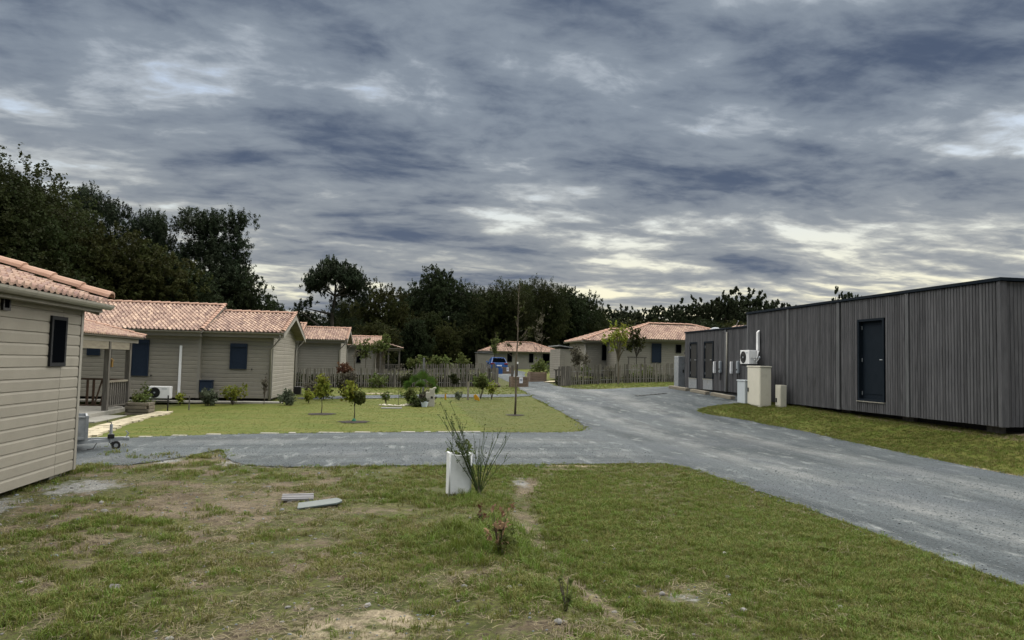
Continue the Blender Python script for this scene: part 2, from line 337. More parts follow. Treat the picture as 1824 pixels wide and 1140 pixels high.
def ground_material():
    m = bpy.data.materials.new('ground_soil_grass'); m.use_nodes = True; nt = m.node_tree; N = nt.nodes.new; L = nt.links.new
    b = nt.nodes['Principled BSDF']; b.inputs['Roughness'].default_value = .95; b.inputs['Specular IOR Level'].default_value = .1
    g = N('ShaderNodeNewGeometry')
    def noise(s, d=6, st=(1,1,1), ro=.6):
        mp = N('ShaderNodeMapping'); L(g.outputs['Position'], mp.inputs[0]); mp.inputs['Scale'].default_value = st
        n = N('ShaderNodeTexNoise'); L(mp.outputs[0], n.inputs['Vector']); n.inputs['Scale'].default_value = s; n.inputs['Detail'].default_value = d; n.inputs['Roughness'].default_value = ro
        return n.outputs['Fac']
    def rmp(f, a, c):
        n = N('ShaderNodeMapRange'); n.interpolation_type = 'SMOOTHSTEP'; L(f, n.inputs[0]); n.inputs[1].default_value = a; n.inputs[2].default_value = c; return n.outputs[0]
    def mix(f, a, c):
        n = N('ShaderNodeMix'); n.data_type = 'RGBA'; L(f, n.inputs[0])
        for i, v in ((6, a), (7, c)):
            if isinstance(v, tuple): n.inputs[i].default_value = (*v, 1)
            else: L(v, n.inputs[i])
        return n.outputs[2]
    def mth(op, a, c):
        n = N('ShaderNodeMath'); n.operation = op
        for i, v in enumerate((a, c)):
            if isinstance(v, (int, float)): n.inputs[i].default_value = v
            else: L(v, n.inputs[i])
        return n.outputs[0]
    def attr(nm):
        a = N('ShaderNodeAttribute'); a.attribute_name = nm; return a.outputs['Fac']
    fine = noise(28, 5)
    grass = mix(rmp(noise(1.1, 5), .35, .65), (.060,.078,.020), (.098,.100,.034))
    grass = mix(rmp(noise(9, 5), .42, .72), mix(rmp(fine, .42, .62), grass, (.050,.046,.022)), (.040,.048,.014))
    lawn = mix(rmp(noise(.7, 8, (1,2.6,1), .7), .36, .66), (.070,.092,.015), (.112,.110,.028))
    lawn = mix(rmp(noise(14, 4), .45, .75), lawn, (.050,.068,.012))
    dirt = mix(rmp(noise(3, 6), .35, .65), (.090,.070,.046), (.165,.135,.095))
    dirt = mix(rmp(fine, .45, .7), dirt, (.045,.036,.025))
    sand = mix(rmp(fine, .4, .7), (.31,.262,.185), (.17,.14,.10))
    c = mix(rmp(mth('ADD', attr('lawn'), mth('MULTIPLY', mth('SUBTRACT', noise(4, 4), .5), .3)), .3, .7), grass, lawn)
    d = mth('ADD', attr('dirt'), mth('MULTIPLY', mth('SUBTRACT', noise(7, 7, ro=.7), .5), 1.1))
    c = mix(rmp(d, .38, .66), c, dirt)
    s = mth('ADD', attr('sand'), mth('MULTIPLY', mth('SUBTRACT', noise(5, 7, ro=.7), .5), 1.0))
    c = mix(rmp(s, .45, .68), c, sand)
    gr = mth('ADD', attr('gravel'), mth('MULTIPLY', mth('SUBTRACT', noise(5, 7, ro=.7), .5), 1.0))
    c = mix(rmp(gr, .45, .68), c, mix(rmp(fine, .4, .65), (.14,.145,.14), (.26,.26,.25)))
    L(c, b.inputs['Base Color'])
    bp = N('ShaderNodeBump'); bp.inputs['Distance'].default_value = .025; L(mth('SUBTRACT', .9, mth('MULTIPLY', attr('lawn'), .88)), bp.inputs['Strength']); L(noise(22, 8, ro=.7), bp.inputs['Height']); L(bp.outputs[0], b.inputs['Normal'])
    return m

def gravel_material():
    m = bpy.data.materials.new('gravel'); m.use_nodes = True; nt = m.node_tree; N = nt.nodes.new; L = nt.links.new
    b = nt.nodes['Principled BSDF']; b.inputs['Roughness'].default_value = .85; b.inputs['Specular IOR Level'].default_value = .25
    g = N('ShaderNodeNewGeometry')
    def noise(s, d=6, st=(1,1,1), ro=.6, dist=0):
        mp = N('ShaderNodeMapping'); L(g.outputs['Position'], mp.inputs[0]); mp.inputs['Scale'].default_value = st
        n = N('ShaderNodeTexNoise'); L(mp.outputs[0], n.inputs['Vector']); n.inputs['Scale'].default_value = s; n.inputs['Detail'].default_value = d; n.inputs['Roughness'].default_value = ro; n.inputs['Distortion'].default_value = dist
        return n.outputs['Fac']
    def rmp(f, a, c, lo=0, hi=1):
        n = N('ShaderNodeMapRange'); n.interpolation_type = 'SMOOTHSTEP'; L(f, n.inputs[0]); n.inputs[1].default_value = a; n.inputs[2].default_value = c; n.inputs[3].default_value = lo; n.inputs[4].default_value = hi; return n.outputs[0]
    def mix(f, a, c):
        n = N('ShaderNodeMix'); n.data_type = 'RGBA'
        if isinstance(f, float): n.inputs[0].default_value = f
        else: L(f, n.inputs[0])
        for i, v in ((6, a), (7, c)):
            if isinstance(v, tuple): n.inputs[i].default_value = (*v, 1)
            else: L(v, n.inputs[i])
        return n.outputs[2]
    at_ = N('ShaderNodeAttribute'); at_.attribute_name = 'cross'
    along = noise(1.0, 6, (1.5,.16,1), .6, .6); across = noise(1.0, 6, (.16,1.5,1), .6, .6)
    tr = N('ShaderNodeMix'); L(at_.outputs['Fac'], tr.inputs[0]); L(along, tr.inputs[2]); L(across, tr.inputs[3])
    c = mix(rmp(tr.outputs[0], .34, .66), (.027,.036,.041), (.064,.077,.084))
    sc2 = noise(2.2, 6, (1.6,.5,1), .65)
    c = mix(rmp(sc2, .52, .74), c, (.165,.18,.18))
    c = mix(rmp(noise(.5, 4), .45, .75), c, (.058,.069,.080))
    ta = N('ShaderNodeAttribute'); ta.attribute_name = 'track'; tm = N('ShaderNodeMath'); tm.operation = 'MULTIPLY'; L(ta.outputs['Fac'], tm.inputs[0]); L(rmp(noise(.8, 6, (1.2,.5,1), .65), .36, .62, 0, .75), tm.inputs[1])
    c = mix(tm.outputs[0], c, (.165,.172,.170))
    v = N('ShaderNodeTexVoronoi'); L(g.outputs['Position'], v.inputs['Vector']); v.inputs['Scale'].default_value = 60
    sp = N('ShaderNodeSeparateColor'); L(v.outputs['Color'], sp.inputs[0])
    hs = N('ShaderNodeHueSaturation'); L(c, hs.inputs['Color']); L(rmp(sp.outputs[0], 0, 1, .72, 1.3), hs.inputs['Value'])
    L(hs.outputs[0], b.inputs['Base Color'])
    bp = N('ShaderNodeBump'); bp.inputs['Strength'].default_value = .8; bp.inputs['Distance'].default_value = .012; bp.invert = True; L(v.outputs['Distance'], bp.inputs['Height'])
    L(bp.outputs[0], b.inputs['Normal'])
    return m

# ------------------------------------------------------------------ roads and ground
def jag(poly, step=.35, amp=.07, seed=3):
    out = []
    n = len(poly)
    for i in range(n):
        a = Vector(poly[i]).to_2d(); b = Vector(poly[(i+1)%n]).to_2d(); d = b-a; k = max(1, int(d.length/(step if min(a.y, b.y) < 40 else 2)))
        nn = Vector((-d.y, d.x)).normalized()
        for j in range(k):
            p = a+d*(j/k); o = (fbm(p.x*.9, p.y*.9, seed, 4)-.5)*2*amp*(2.2 if p.y > 24 else 1)
            out.append(p+nn*float(o))
    return out
def smooth_poly(p, it=2):
    for _ in range(it):
        q = []
        for i in range(len(p)):
            a = Vector(p[i]); b = Vector(p[(i+1)%len(p)]); q += [a*.75+b*.25, a*.25+b*.75]
        p = q
    return p
ROAD = [(-9,12.9),(-4.7,12.45),(-4.1,12.5),(-3.6,13.2),(-3.35,13.8),(-3.2,14.2),(-3.0,13.7),(-2.7,12.7),(-2.2,11.95),(-.9,11.72),(1.1,11.66),(2.7,11.87),(4.1,12.1),(4.65,11.8),(4.8,10.6),(4.86,8.6),(4.84,7.5),(4.8,6.2),(4.88,5.1),(4.9,2),(4.9,-30),
 (10,-30),(9.95,2),(9.9,10.4),(9.92,11.9),(10.06,13.6),(10.12,15.5),(10.15,18.1),(9.85,20.6),(9.35,21.8),(9.5,22.5),(10.2,23.0),(11,22.85),(11.6,22.4),(12.1,22.4),(12.1,29.8),(12.9,31.5),(12.3,31.6),(11.3,31.2),(10.6,32.2),(9.2,33.2),(8.7,35.6),(8.65,38.4),(9.1,44),(9.6,52),(10.2,60),(12.3,70),(13,82),(9,83),(9.0,71.6),(8.0,59.6),(7.0,47.4),(6.75,43.2),(6.35,38.2),(5.85,33),(5.6,31.2),(4.2,30.5),(1.2,31.1),(-1.5,30.4),(-3.9,29.8),(-4.1,31.2),(-1.8,32.6),(.2,33.2),(2.4,33.2),(4.6,32.6),(5.5,30.2),(5.5,28),(5.25,22.4),(5.0,19.4),(4.7,17.75),(4.0,17.25),(1.7,17.2),(-.1,17.05),(-2.3,17.0),(-4,16.75),(-5.3,16.4),(-6.2,15.7),(-7.5,15.2),(-9,15.2)]
# the loop of the garden path is closed separately, so the outline stays simple
i0 = ROAD.index((5.6,31.2)); i1 = ROAD.index((5.5,30.2))
PATH = [(5.75,31.9)]+ROAD[i0+1:i1]+[(5.75,32.6)]
PATH[0] = (5.9,31.0); PATH[-1] = (6.0,32.6)
ROAD = ROAD[:i0+1]+ROAD[i1+1:]
def inpoly(x, y, poly):
    x = np.asarray(x); y = np.asarray(y); r = np.zeros(x.shape, bool)
    n = len(poly)
    for i in range(n):
        x0, y0 = poly[i][0], poly[i][1]; x1, y1 = poly[(i+1)%n][0], poly[(i+1)%n][1]
        if y0 == y1: continue
        c = ((y0 > y) != (y1 > y)) & (x < (x1-x0)*(y-y0)/(y1-y0)+x0); r ^= c
    return r
def drape(name, poly, m, dz, grid=.4):
    n = len(poly); P = [Vector((p[0], p[1])) for p in poly]
    xs = [p.x for p in P]; ys = [p.y for p in P]
    gx, gy = np.meshgrid(np.arange(min(xs), max(xs), grid), np.concatenate([np.arange(min(ys), min(30, max(ys)), grid), np.arange(30, max(31, max(ys)), grid*3)]))
    gx = gx.ravel(); gy = gy.ravel(); k = inpoly(gx, gy, poly)&(gy < max(ys)); pts = P+[Vector((float(a), float(b))) for a, b in zip(gx[k], gy[k])]
    v, e, f, *_ = delaunay_2d_cdt(pts, [], [list(range(n))], 1, 1e-4)
    X = np.array([p.x for p in v]); Y = np.array([p.y for p in v]); Z = H(X, Y)+dz
    me = bpy.data.meshes.new(name); me.from_pydata(list(zip(X, Y, Z)), [], [tuple(q) for q in f]); me.materials.append(m)
    cr = np.clip((4.9-X)/.8, 0, 1)*np.clip((Y-11)/.6, 0, 1)*np.clip((19-Y), 0, 1)
    if name == 'path': cr = cr*0+1
    tk = np.maximum(np.exp(-((X-6.3-.012*np.clip(Y-20, 0, 40))/.38)**2), np.exp(-((X-8.3-.03*np.clip(Y-20, 0, 40))/.42)**2))*(1-cr)+np.maximum(np.exp(-((Y-13.2)/.4)**2), np.exp(-((Y-15.4)/.4)**2))*cr*.6
    me.attributes.new('track', 'FLOAT', 'POINT').data.foreach_set('value', tk.astype(np.float32))
    me.attributes.new('cross', 'FLOAT', 'POINT').data.foreach_set('value', cr.astype(np.float32))
    me.update()
    if me.polygons and me.polygons[0].normal.z < 0: me.flip_normals()
    o = link(name, me); return tag(o, kind='structure')
ROADP = jag(smooth_poly([Vector(p) for p in ROAD], 1)); PATHP = jag(smooth_poly([Vector(p) for p in PATH], 1), amp=.05)
MG = gravel_material()
drape('gravel_road', ROADP, MG, .014); drape('path', PATHP, MG, .018)

def blob(x, y, cx, cy, rx, ry): return np.clip(1.25-np.sqrt(((x-cx)/rx)**2+((y-cy)/ry)**2), 0, 1)
def masks(x, y):
    lawn = ((y > 16.4)&(y < 40.3)&(x < 9)&(x > -8)).astype(float)*np.clip((y-16.4)/.5, 0, 1)
    lawn = np.where((x > 1.8)&(x < 9), lawn*(1-.5*np.clip((x-1.8)/.4, 0, 1)), lawn)
    lawn = np.maximum(lawn, np.clip((x-9.6)/.4, 0, 1)*.75)
    n1 = fbm(x*.55, y*.55, 21, 4); n2 = fbm(x*2.6, y*2.6, 31, 4)
    near = (y < 16.6)&(x < 4.95)
    left = np.clip((1.2-x)/2.5, 0, 1)
    dirt = np.where(near, np.clip((n1-.42)*2.2, 0, 1)*.45*left+np.clip((n2-.52)*3, 0, 1)*.6*left+.27*left+.12*np.clip((n2-.5)*3, 0, 1), 0.)
    tr = np.exp(-((x-trailx(y)-.25*(n1-.5))/(.14+.3*n2*n1))**2)*np.clip((11.9-y)/.4, 0, 1)*np.clip(.1+1.3*(fbm(x*1.2, y*.8, 47, 3)-.25), 0, 1)
    dirt = np.maximum(dirt, np.where(near, tr*.95, 0))
    dirt = np.maximum(dirt, blob(x, y, -3.4, 11.9, 1.3, .9)*.28); dirt = np.maximum(dirt, blob(x, y, -3.2, 13.9, .35, 1.2)*.3)
    dirt = np.maximum(dirt, blob(x, y, .6, 5.6, .5, .35)*.6); dirt = np.maximum(dirt, blob(x, y, 2.0, 5.3, .9, .5)*.5); dirt = np.maximum(dirt, blob(x, y, 1.0, 4.4, 1.1, .5)*.55)
    dirt = np.maximum(dirt, blob(x, y, -.2, 8.3, 1.1, .45)*.55); dirt = np.maximum(dirt, blob(x, y, -2.6, 6.6, 1.0, .45)*.5); dirt = np.maximum(dirt, blob(x, y, 2.6, 11.4, .7, .25)*.55)
    dirt = np.maximum(dirt, blob(x, y, -.7, 6.9, .8, .4)*.55)
    sand = np.maximum(blob(x, y, -.15, 4.75, 1.1, .6)*.62, blob(x, y, -.9, 4.35, 1.0, .5)*.6); sand = np.maximum(sand, blob(x, y, -2.4, 4.5, 1.0, .35)*.55)
    sand = np.maximum(sand, blob(x, y, 2.9, 11.75, 1.0, .16)*.8); sand = np.maximum(sand, blob(x, y, 1.46, 5.3, .10, .4)*.5)
    sand = np.maximum(sand, np.where((x > 9.6)&(x < 10.6), np.exp(-((x-np.interp(y, [10, 12, 14, 18], [9.95, 10.0, 10.15, 10.2]))/.16)**2)*np.clip((16-y)/4, 0, 1)*np.clip((y-8)/2, 0, 1)*.8, 0))
    sand = np.maximum(sand, blob(x, y, -.9, 34.6, 1.1, .9)*.9)
    grav0 = np.maximum(blob(x, y, -2.5, 12.4, .6, .9)*.70, blob(x, y, -3.75, 13.0, .5, .9)*.66)
    grav = np.maximum(grav0, blob(x, y, -4.1, 10.6, .8, 1.0)*.75); grav = np.maximum(grav, blob(x, y, -1.9, 12.0, .7, .3)*.6)
    grav = np.maximum(grav, blob(x, y, -4.6, 9.0, .6, 1.6)*.7); grav = np.maximum(grav, blob(x, y, 1.72, 10.1, .22, .8)*.65); grav = np.maximum(grav, blob(x, y, 2.1, 5.1, .35, .3)*.5)
    # soil against the buildings
    dirt = np.maximum(dirt, np.clip((x-11.75)/.4, 0, 1)*(y < 24)*.9)
    return dirt, sand, grav, lawn
def ground():
    xs = np.unique(np.concatenate([np.linspace(-420, -30, 14), np.arange(-30, -6, 1.), np.arange(-6, 5.2, .07), np.arange(5.2, 9.4, .5), np.arange(9.4, 12.6, .1), np.arange(12.6, 30, 1.), np.linspace(30, 420, 14)]).round(3))
    ys = np.unique(np.concatenate([np.linspace(-60, 0, 6), np.arange(0, 3, .5), np.arange(3, 13, .07), np.arange(13, 18, .15), np.arange(18, 46, .4), np.arange(46, 110, 3.), np.linspace(110, 700, 14)]).round(3))
    X, Y = np.meshgrid(xs, ys); Z = H(X, Y)
    nx, ny = len(xs), len(ys)
    me = bpy.data.meshes.new('ground'); V = np.stack([X, Y, Z], -1).reshape(-1, 3)
    i = np.arange(nx*ny).reshape(ny, nx); F = np.stack([i[:-1,:-1], i[:-1,1:], i[1:,1:], i[1:,:-1]], -1).reshape(-1, 4)
    me.vertices.add(len(V)); me.vertices.foreach_set('co', V.ravel()); me.loops.add(F.size); me.loops.foreach_set('vertex_index', F.ravel().astype(np.int32))
    me.polygons.add(len(F)); me.polygons.foreach_set('loop_start', np.arange(0, F.size, 4, dtype=np.int32)); me.update(calc_edges=True); me.validate()
    me.polygons.foreach_set('use_smooth', np.ones(len(F), bool))
    for nm, a in zip(('dirt', 'sand', 'gravel', 'lawn'), masks(V[:,0], V[:,1])):
        me.attributes.new(nm, 'FLOAT', 'POINT').data.foreach_set('value', a.astype(np.float32))
    me.materials.append(ground_material())
    tag(link('ground', me), kind='structure')
ground()
# ------------------------------------------------------------------ building kit
def siding(wall, p0, p1, z0, z1, out, m, pitch=.150, split=True, seams=(), gable=None, proud=.0):
    """horizontal boards with a chamfered top edge from p0 to p1 (xy); gable=(s_ridge, z_ridge) adds the triangle"""
    p0 = Vector((*p0, 0)); p1 = Vector((*p1, 0)); Ln = (p1-p0).length; d = (p1-p0)/Ln; o = Vector((*out, 0))
    top = gable[1] if gable else z1; k = 0; allb = MB(); wl = wloc(wall)
    while z0+k*pitch < top-.01:
        za = z0+k*pitch; zb = min(za+pitch, top); k += 1
        def ext(z):
            if not gable or z <= z1: return 0., Ln
            f = (z-z1)/(gable[1]-z1); return gable[0]*f, Ln-(Ln-gable[0])*f
        edges = [-.001]+list(seams)+[Ln+.001]
        for s0, s1 in zip(edges[:-1], edges[1:]):
            a0, b0 = ext(za); a1, b1 = ext(zb-.003)
            g = .004 if len(edges) > 2 else 0
            a0 = max(a0, s0+g); b0 = min(b0, s1-g); a1 = max(a1, s0+g); b1 = min(b1, s1-g)
            if b0-a0 < .02: continue
            b1 = max(b1, a1+.002)
            prof = [(za, 0.), (za, .015), (za+.006, .024), (zb-.034, .026), (zb-.0025, .010), (zb-.0025, 0.)]
            v = []
            for z, t in prof:
                f = (z-za)/(zb-.003-za); a = a0+(a1-a0)*f; b = b0+(b1-b0)*f
                for s in (a, b): q = p0+d*s+o*(t+proud); v.append((q.x, q.y, z))
            f = [(0,1,3,2), (2,3,5,4), (4,5,7,6), (6,7,9,8), (8,9,11,10), (10,11,1,0), (0,2,4,6,8,10), (1,11,9,7,5,3)]
            if split: MB().add(v, f).build('board', m, wall, fix=True)
            else: allb.add(v, f, .5+random.uniform(-.2, .2))
    if not split: tag(allb.build('boards', m, wall, fix=True), kind='stuff')
def tile_mesh(p, e):
    prof = [(0, .0), (.10, .028), (.28, .050), (.46, .030), (.58, .0), (1.0, -.004)]
    v = [(a*p, -.02, h+.034) for a, h in prof]+[(a*p, e, h+.002) for a, h in prof]+[(a*p, -.02, h*.5+.004) for a, h in prof]
    f = [(i, i+1, 7+i, 6+i) for i in range(5)]+[(12+i, 13+i, i+1, i) for i in range(5)]
    return v, f
def roof_slope(roof, o, ux, us, nu, ns, p, e, split, clip=None, n_split=300):
    """tiles from the eave corner o, along ux, up the slope us"""
    o = Vector(o); ux = Vector(ux).normalized(); us = Vector(us).normalized(); n = ux.cross(us)
    if n.z < 0: o = o+ux*(nu*p); ux = -ux; n = -n; clip = (lambda g: (lambda a, b: g(nu*p-a, b)))(clip) if clip else None
    v, f = tile_mesh(p, e); rp = wloc(roof); mb = MB(); me = None
    if split: t = MB(); t.add(v, f); me = t.mesh('tile', M['tile_one'])
    Mx = Matrix((ux, us, n)).transposed()
    for j in range(ns):
        for i in range(nu):
            if clip and not clip((i+.5)*p, (j+.5)*e): continue
            c = o+ux*(i*p)+us*(j*e)
            if split and n_split > 0:
                n_split -= 1
                ob = link('tile', me, roof, c-rp); ob.rotation_euler = (Mx@Euler((random.gauss(0, .008), random.gauss(0, .012), random.gauss(0, .008))).to_matrix()).to_euler()
            else:
                dz = random.gauss(0, .002)
                mb.add([c+ux*a+us*b+n*(h+dz) for a, b, h in v], f, min(1, max(0, random.gauss(.5, .27))))
    if mb.v: tag(mb.build('tiles', M['tile'], roof), kind='stuff')
def caps(roof, p0, p1, r, name='ridge_tile', ln=.36, split=True):
    p0 = Vector(p0); p1 = Vector(p1); L_ = (p1-p0).length; n = max(1, round(L_/ln)); d = (p1-p0)/L_; s = d.cross(Vector((0,0,1))).normalized(); u = s.cross(d)
    allb = MB()
    for k in range(n):
        a = p0+d*(k*L_/n-.02)+u*.022; b = p0+d*((k+1)*L_/n+.02); v = []
        for q, rr in ((a, r*1.08), (b, r*.95)):
            for t in (0, .15, .35, .5, .65, .85, 1): v.append(q+s*cos(pi*t)*rr+u*sin(pi*t)*rr*.75)
        for q, rr in ((a, r*.95),):
            for t in (0, .15, .35, .5, .65, .85, 1): v.append(q+s*cos(pi*t)*rr+u*sin(pi*t)*rr*.6)
        f = [(i, i+1, 8+i, 7+i) for i in range(6)]+[(14+i, 15+i, i+1, i) for i in range(6)]
        if split: MB().add(v, f).build(name, M['ridge'], roof, smooth=False)
        else: allb.add(v, f)
    if not split: tag(allb.build(name, M['ridge'], roof), kind='stuff')
def gutter(par, p0, p1, r, out, n=8, joints=0):
    p0 = Vector(p0); p1 = Vector(p1); o = Vector(out); mb = MB(); v = []
    for p in (p0, p1):
        for rr in (r, r*.86):
            for k in range(n+1): a = pi*k/n; v.append(p+o*(r-cos(a)*rr)+Vector((0,0,-sin(a)*rr)))
    m = n+1; f = [(k, k+1, 2*m+k+1, 2*m+k) for k in range(n)]+[(m+k, 3*m+k, 3*m+k+1, m+k+1) for k in range(n)]
    f += [(k, m+k, m+k+1, k+1) for k in range(n)]+[(2*m+k, 2*m+k+1, 3*m+k+1, 3*m+k) for k in range(n)]+[(0, 2*m, 3*m, m), (n, m+n, 3*m+n, 2*m+n)]
    g = mb.add(v, f).build('gutter', M['gutter'], par, smooth=False)
    d = (p1-p0)
    for j in range(joints):
        c = p0+d*((j+.5)/joints); b = MB(); w = d.normalized()*.012; v = []
        for q in (c-w, c+w):
            for k in range(n+1): a = pi*k/n; v.append(q+o*(r-cos(a)*r*1.04)+Vector((0,0,-sin(a)*r*1.04)))
        b.add(v, [(k, k+1, n+2+k, n+1+k) for k in range(n)]).build('gutter_bracket', M['gutter'], g)
    return g
def window(par, c, out, w, h, name='window', m='frame', t=.05, split=False, curtain=False):
    """framed window standing proud of the wall: frame, pane, sill"""
    o = Vector((*out, 0)); s = Vector((-o.y, o.x, 0)); c = Vector(c); b = MB()
    for a0, a1, z0, z1 in ((-w/2, -w/2+t, -h/2, h/2), (w/2-t, w/2, -h/2, h/2), (-w/2+t, w/2-t, h/2-t, h/2), (-w/2+t, w/2-t, -h/2, -h/2+t)):
        q = [c+s*a0+Vector((0,0,z0)), c+s*a1+Vector((0,0,z0)), c+s*a1+Vector((0,0,z1)), c+s*a0+Vector((0,0,z1))]
        b.prism(q, o*.036)
    f = b.build(name, M[m], par, fix=True)
    q = [c+s*a+Vector((0,0,z)) for a, z in ((-w/2+t, -h/2+t), (w/2-t, -h/2+t), (w/2-t, h/2-t), (-w/2+t, h/2-t))]
    MB().prism([p+o*.026 for p in q], o*.004).build('pane', M['glass'], f, fix=True)
    return f
def shutter(par, c, out, w, h, n=14, flat=False):
    """closed roller shutter: side guides, box and slats"""
    o = Vector((*out, 0)); s = Vector((-o.y, o.x, 0)); c = Vector(c); b = MB()
    def pb(mb, a0, a1, z0, z1, d0, d1): mb.prism([c+s*a0+o*d0+Vector((0,0,z0)), c+s*a1+o*d0+Vector((0,0,z0)), c+s*a1+o*d0+Vector((0,0,z1)), c+s*a0+o*d0+Vector((0,0,z1))], o*(d1-d0))
    pb(b, -w/2, -w/2+.035, -h/2, h/2-.13, 0, .07); pb(b, w/2-.035, w/2, -h/2, h/2-.13, 0, .07); pb(b, -w/2, w/2, h/2-.13, h/2, 0, .08); pb(b, -w/2+.035, w/2-.035, -h/2, h/2-.13, 0, .025)
    f = b.build('shutter', M['navy'], par, fix=True)
    hh = (h-.13)/n
    for k in range(n):
        sb = MB(); pb(sb, -w/2+.037, w/2-.037, -h/2+k*hh+.004, -h/2+(k+1)*hh-.004, .025, .045); sb.build('slat', M['navy'], f, fix=True)
    return f
def downpipe(par, pts, r=.04, m='gutter'): return MB().tube(pts, r, 10).build('downpipe', M[m], par, smooth=True)
def core(house, poly, y0, y1, axis='y', name='wall'):
    """gable or box core as a prism of poly (a,z) along an axis"""
    b = MB()
    if axis == 'y': b.prism([(a, y0, z) for a, z in poly], (0, y1-y0, 0))
    else: b.prism([(y0, a, z) for a, z in poly], (y1-y0, 0, 0))
    return b.build(name, M['core'], house, fix=True)

# ------------------------------------------------------------------ near house on the left
def near_house():
    X0, YE, Y0 = -4.72, 11.75, 1.0; z0, z1 = -.06, 2.37; pit = math.tan(R(17.5)); W = 6.0
    h = empty('cabin', (X0, YE, -.15), 'beige clapboard cabin wall at the left edge with narrow black window, nearest house', 'house')
    rz = z1+W/2*pit
    wall = core(h, [(X0, z0), (X0, z1), (X0-W/2, rz), (X0-W, z1), (X0-W, z0)], Y0, YE)
    siding(wall, (X0, Y0), (X0, YE-.05), z0, z1, (1, 0), M['siding'], pitch=.1520, seams=(11.12-Y0,))
    siding(wall, (X0, YE), (X0-W, YE), z0, z1, (0, 1), M['siding'], pitch=.1520, gable=(W/2, rz))
    b = MB().bx(X0+.002, X0+.034, YE-.048, YE+.03, z0, z1); b.build('corner_trim', M['trim'], h)
    window(h, (X0+.021, 10.96, 1.81), (1, 0), .47, .69)
    v = window(h, (X0+.021, 9.55, 2.23), (1, 0), .17, .17, 'vent', 'black', .03)
    # base: near-black box standing in for the shaded gap, blocks
    MB().bx(X0-W+.3, X0-.35, Y0+.2, YE-.3, -.3, z0).build('shade_gap_fill', M['underside'], h)
    for y in (3.2, 6.4, 9.3, 11.4):
        MB().bx(X0-.34, X0-.08, y-.18, y+.18, -.3, z0-.002).build('block', M['concrete'], h, bevel=.008)
    roof = MB()
    ov = .22; ex = X0+ov; ez = z1-ov*pit+.13
    up = lambda x: ez+(ex-x)*pit
    xr = X0-W/2; re = 2*xr-ex
    roof.prism([(ex, Y0, ez-.06), (ex, Y0, ez-.02), (xr, Y0, up(xr)-.02), (re, Y0, ez-.02), (re, Y0, ez-.06), (xr, Y0, up(xr)-.09)], (0, YE+.2-Y0, 0))
    rf = roof.build('roof', M['core'], h, fix=True)
    c, s = cos(R(17.5)), sin(R(17.5))
    ns = int((W/2+ov)/c/.27)
    roof_slope(rf, (ex+.07, YE+.17, ez-.015), (0, -1, 0), (-c, 0, s), 25, ns, .165, .27, True)
    roof_slope(rf, (ex+.07, YE+.17-25*.165, ez-.015), (0, -1, 0), (-c, 0, s), int((YE-Y0-3.9)/.165), ns, .165, .27, False)
    roof_slope(rf, (re-.05, Y0, ez-.015), (0, 1, 0), (c, 0, s), int((YE+.15-Y0)/.148), ns, .148, .27, False)
    caps(rf, (ex+.10, YE+.16, ez+.06), (xr, YE+.16, up(xr)+.105), .12, 'verge_tile', .42)
    caps(rf, (xr, YE+.2, up(xr)+.03), (xr, Y0, up(xr)+.03), .12, 'ridge_tile', .4)
    MB().bx(ex-.03, ex, Y0, YE+.2, ez-.155, ez-.062).build('fascia', M['trim'], h)
    MB().bx(X0+.036, ex-.032, Y0, YE+.2, ez-.150, ez-.135).build('soffit', M['trim'], h)
    gutter(h, (ex+.002, Y0, ez-.035), (ex+.002, YE+.24, ez-.035), .078, (1, 0, 0), joints=16)
    MB().prism([(X0-W/2, YE+.18, up(xr)-.1), (X0-W/2, YE+.18, up(xr)-.24), (ex-.04, YE+.18, ez-.2), (ex-.04, YE+.18, ez-.07)], (0, .02, 0)).build('bargeboard', M['trim'], h, fix=True)
near_house()

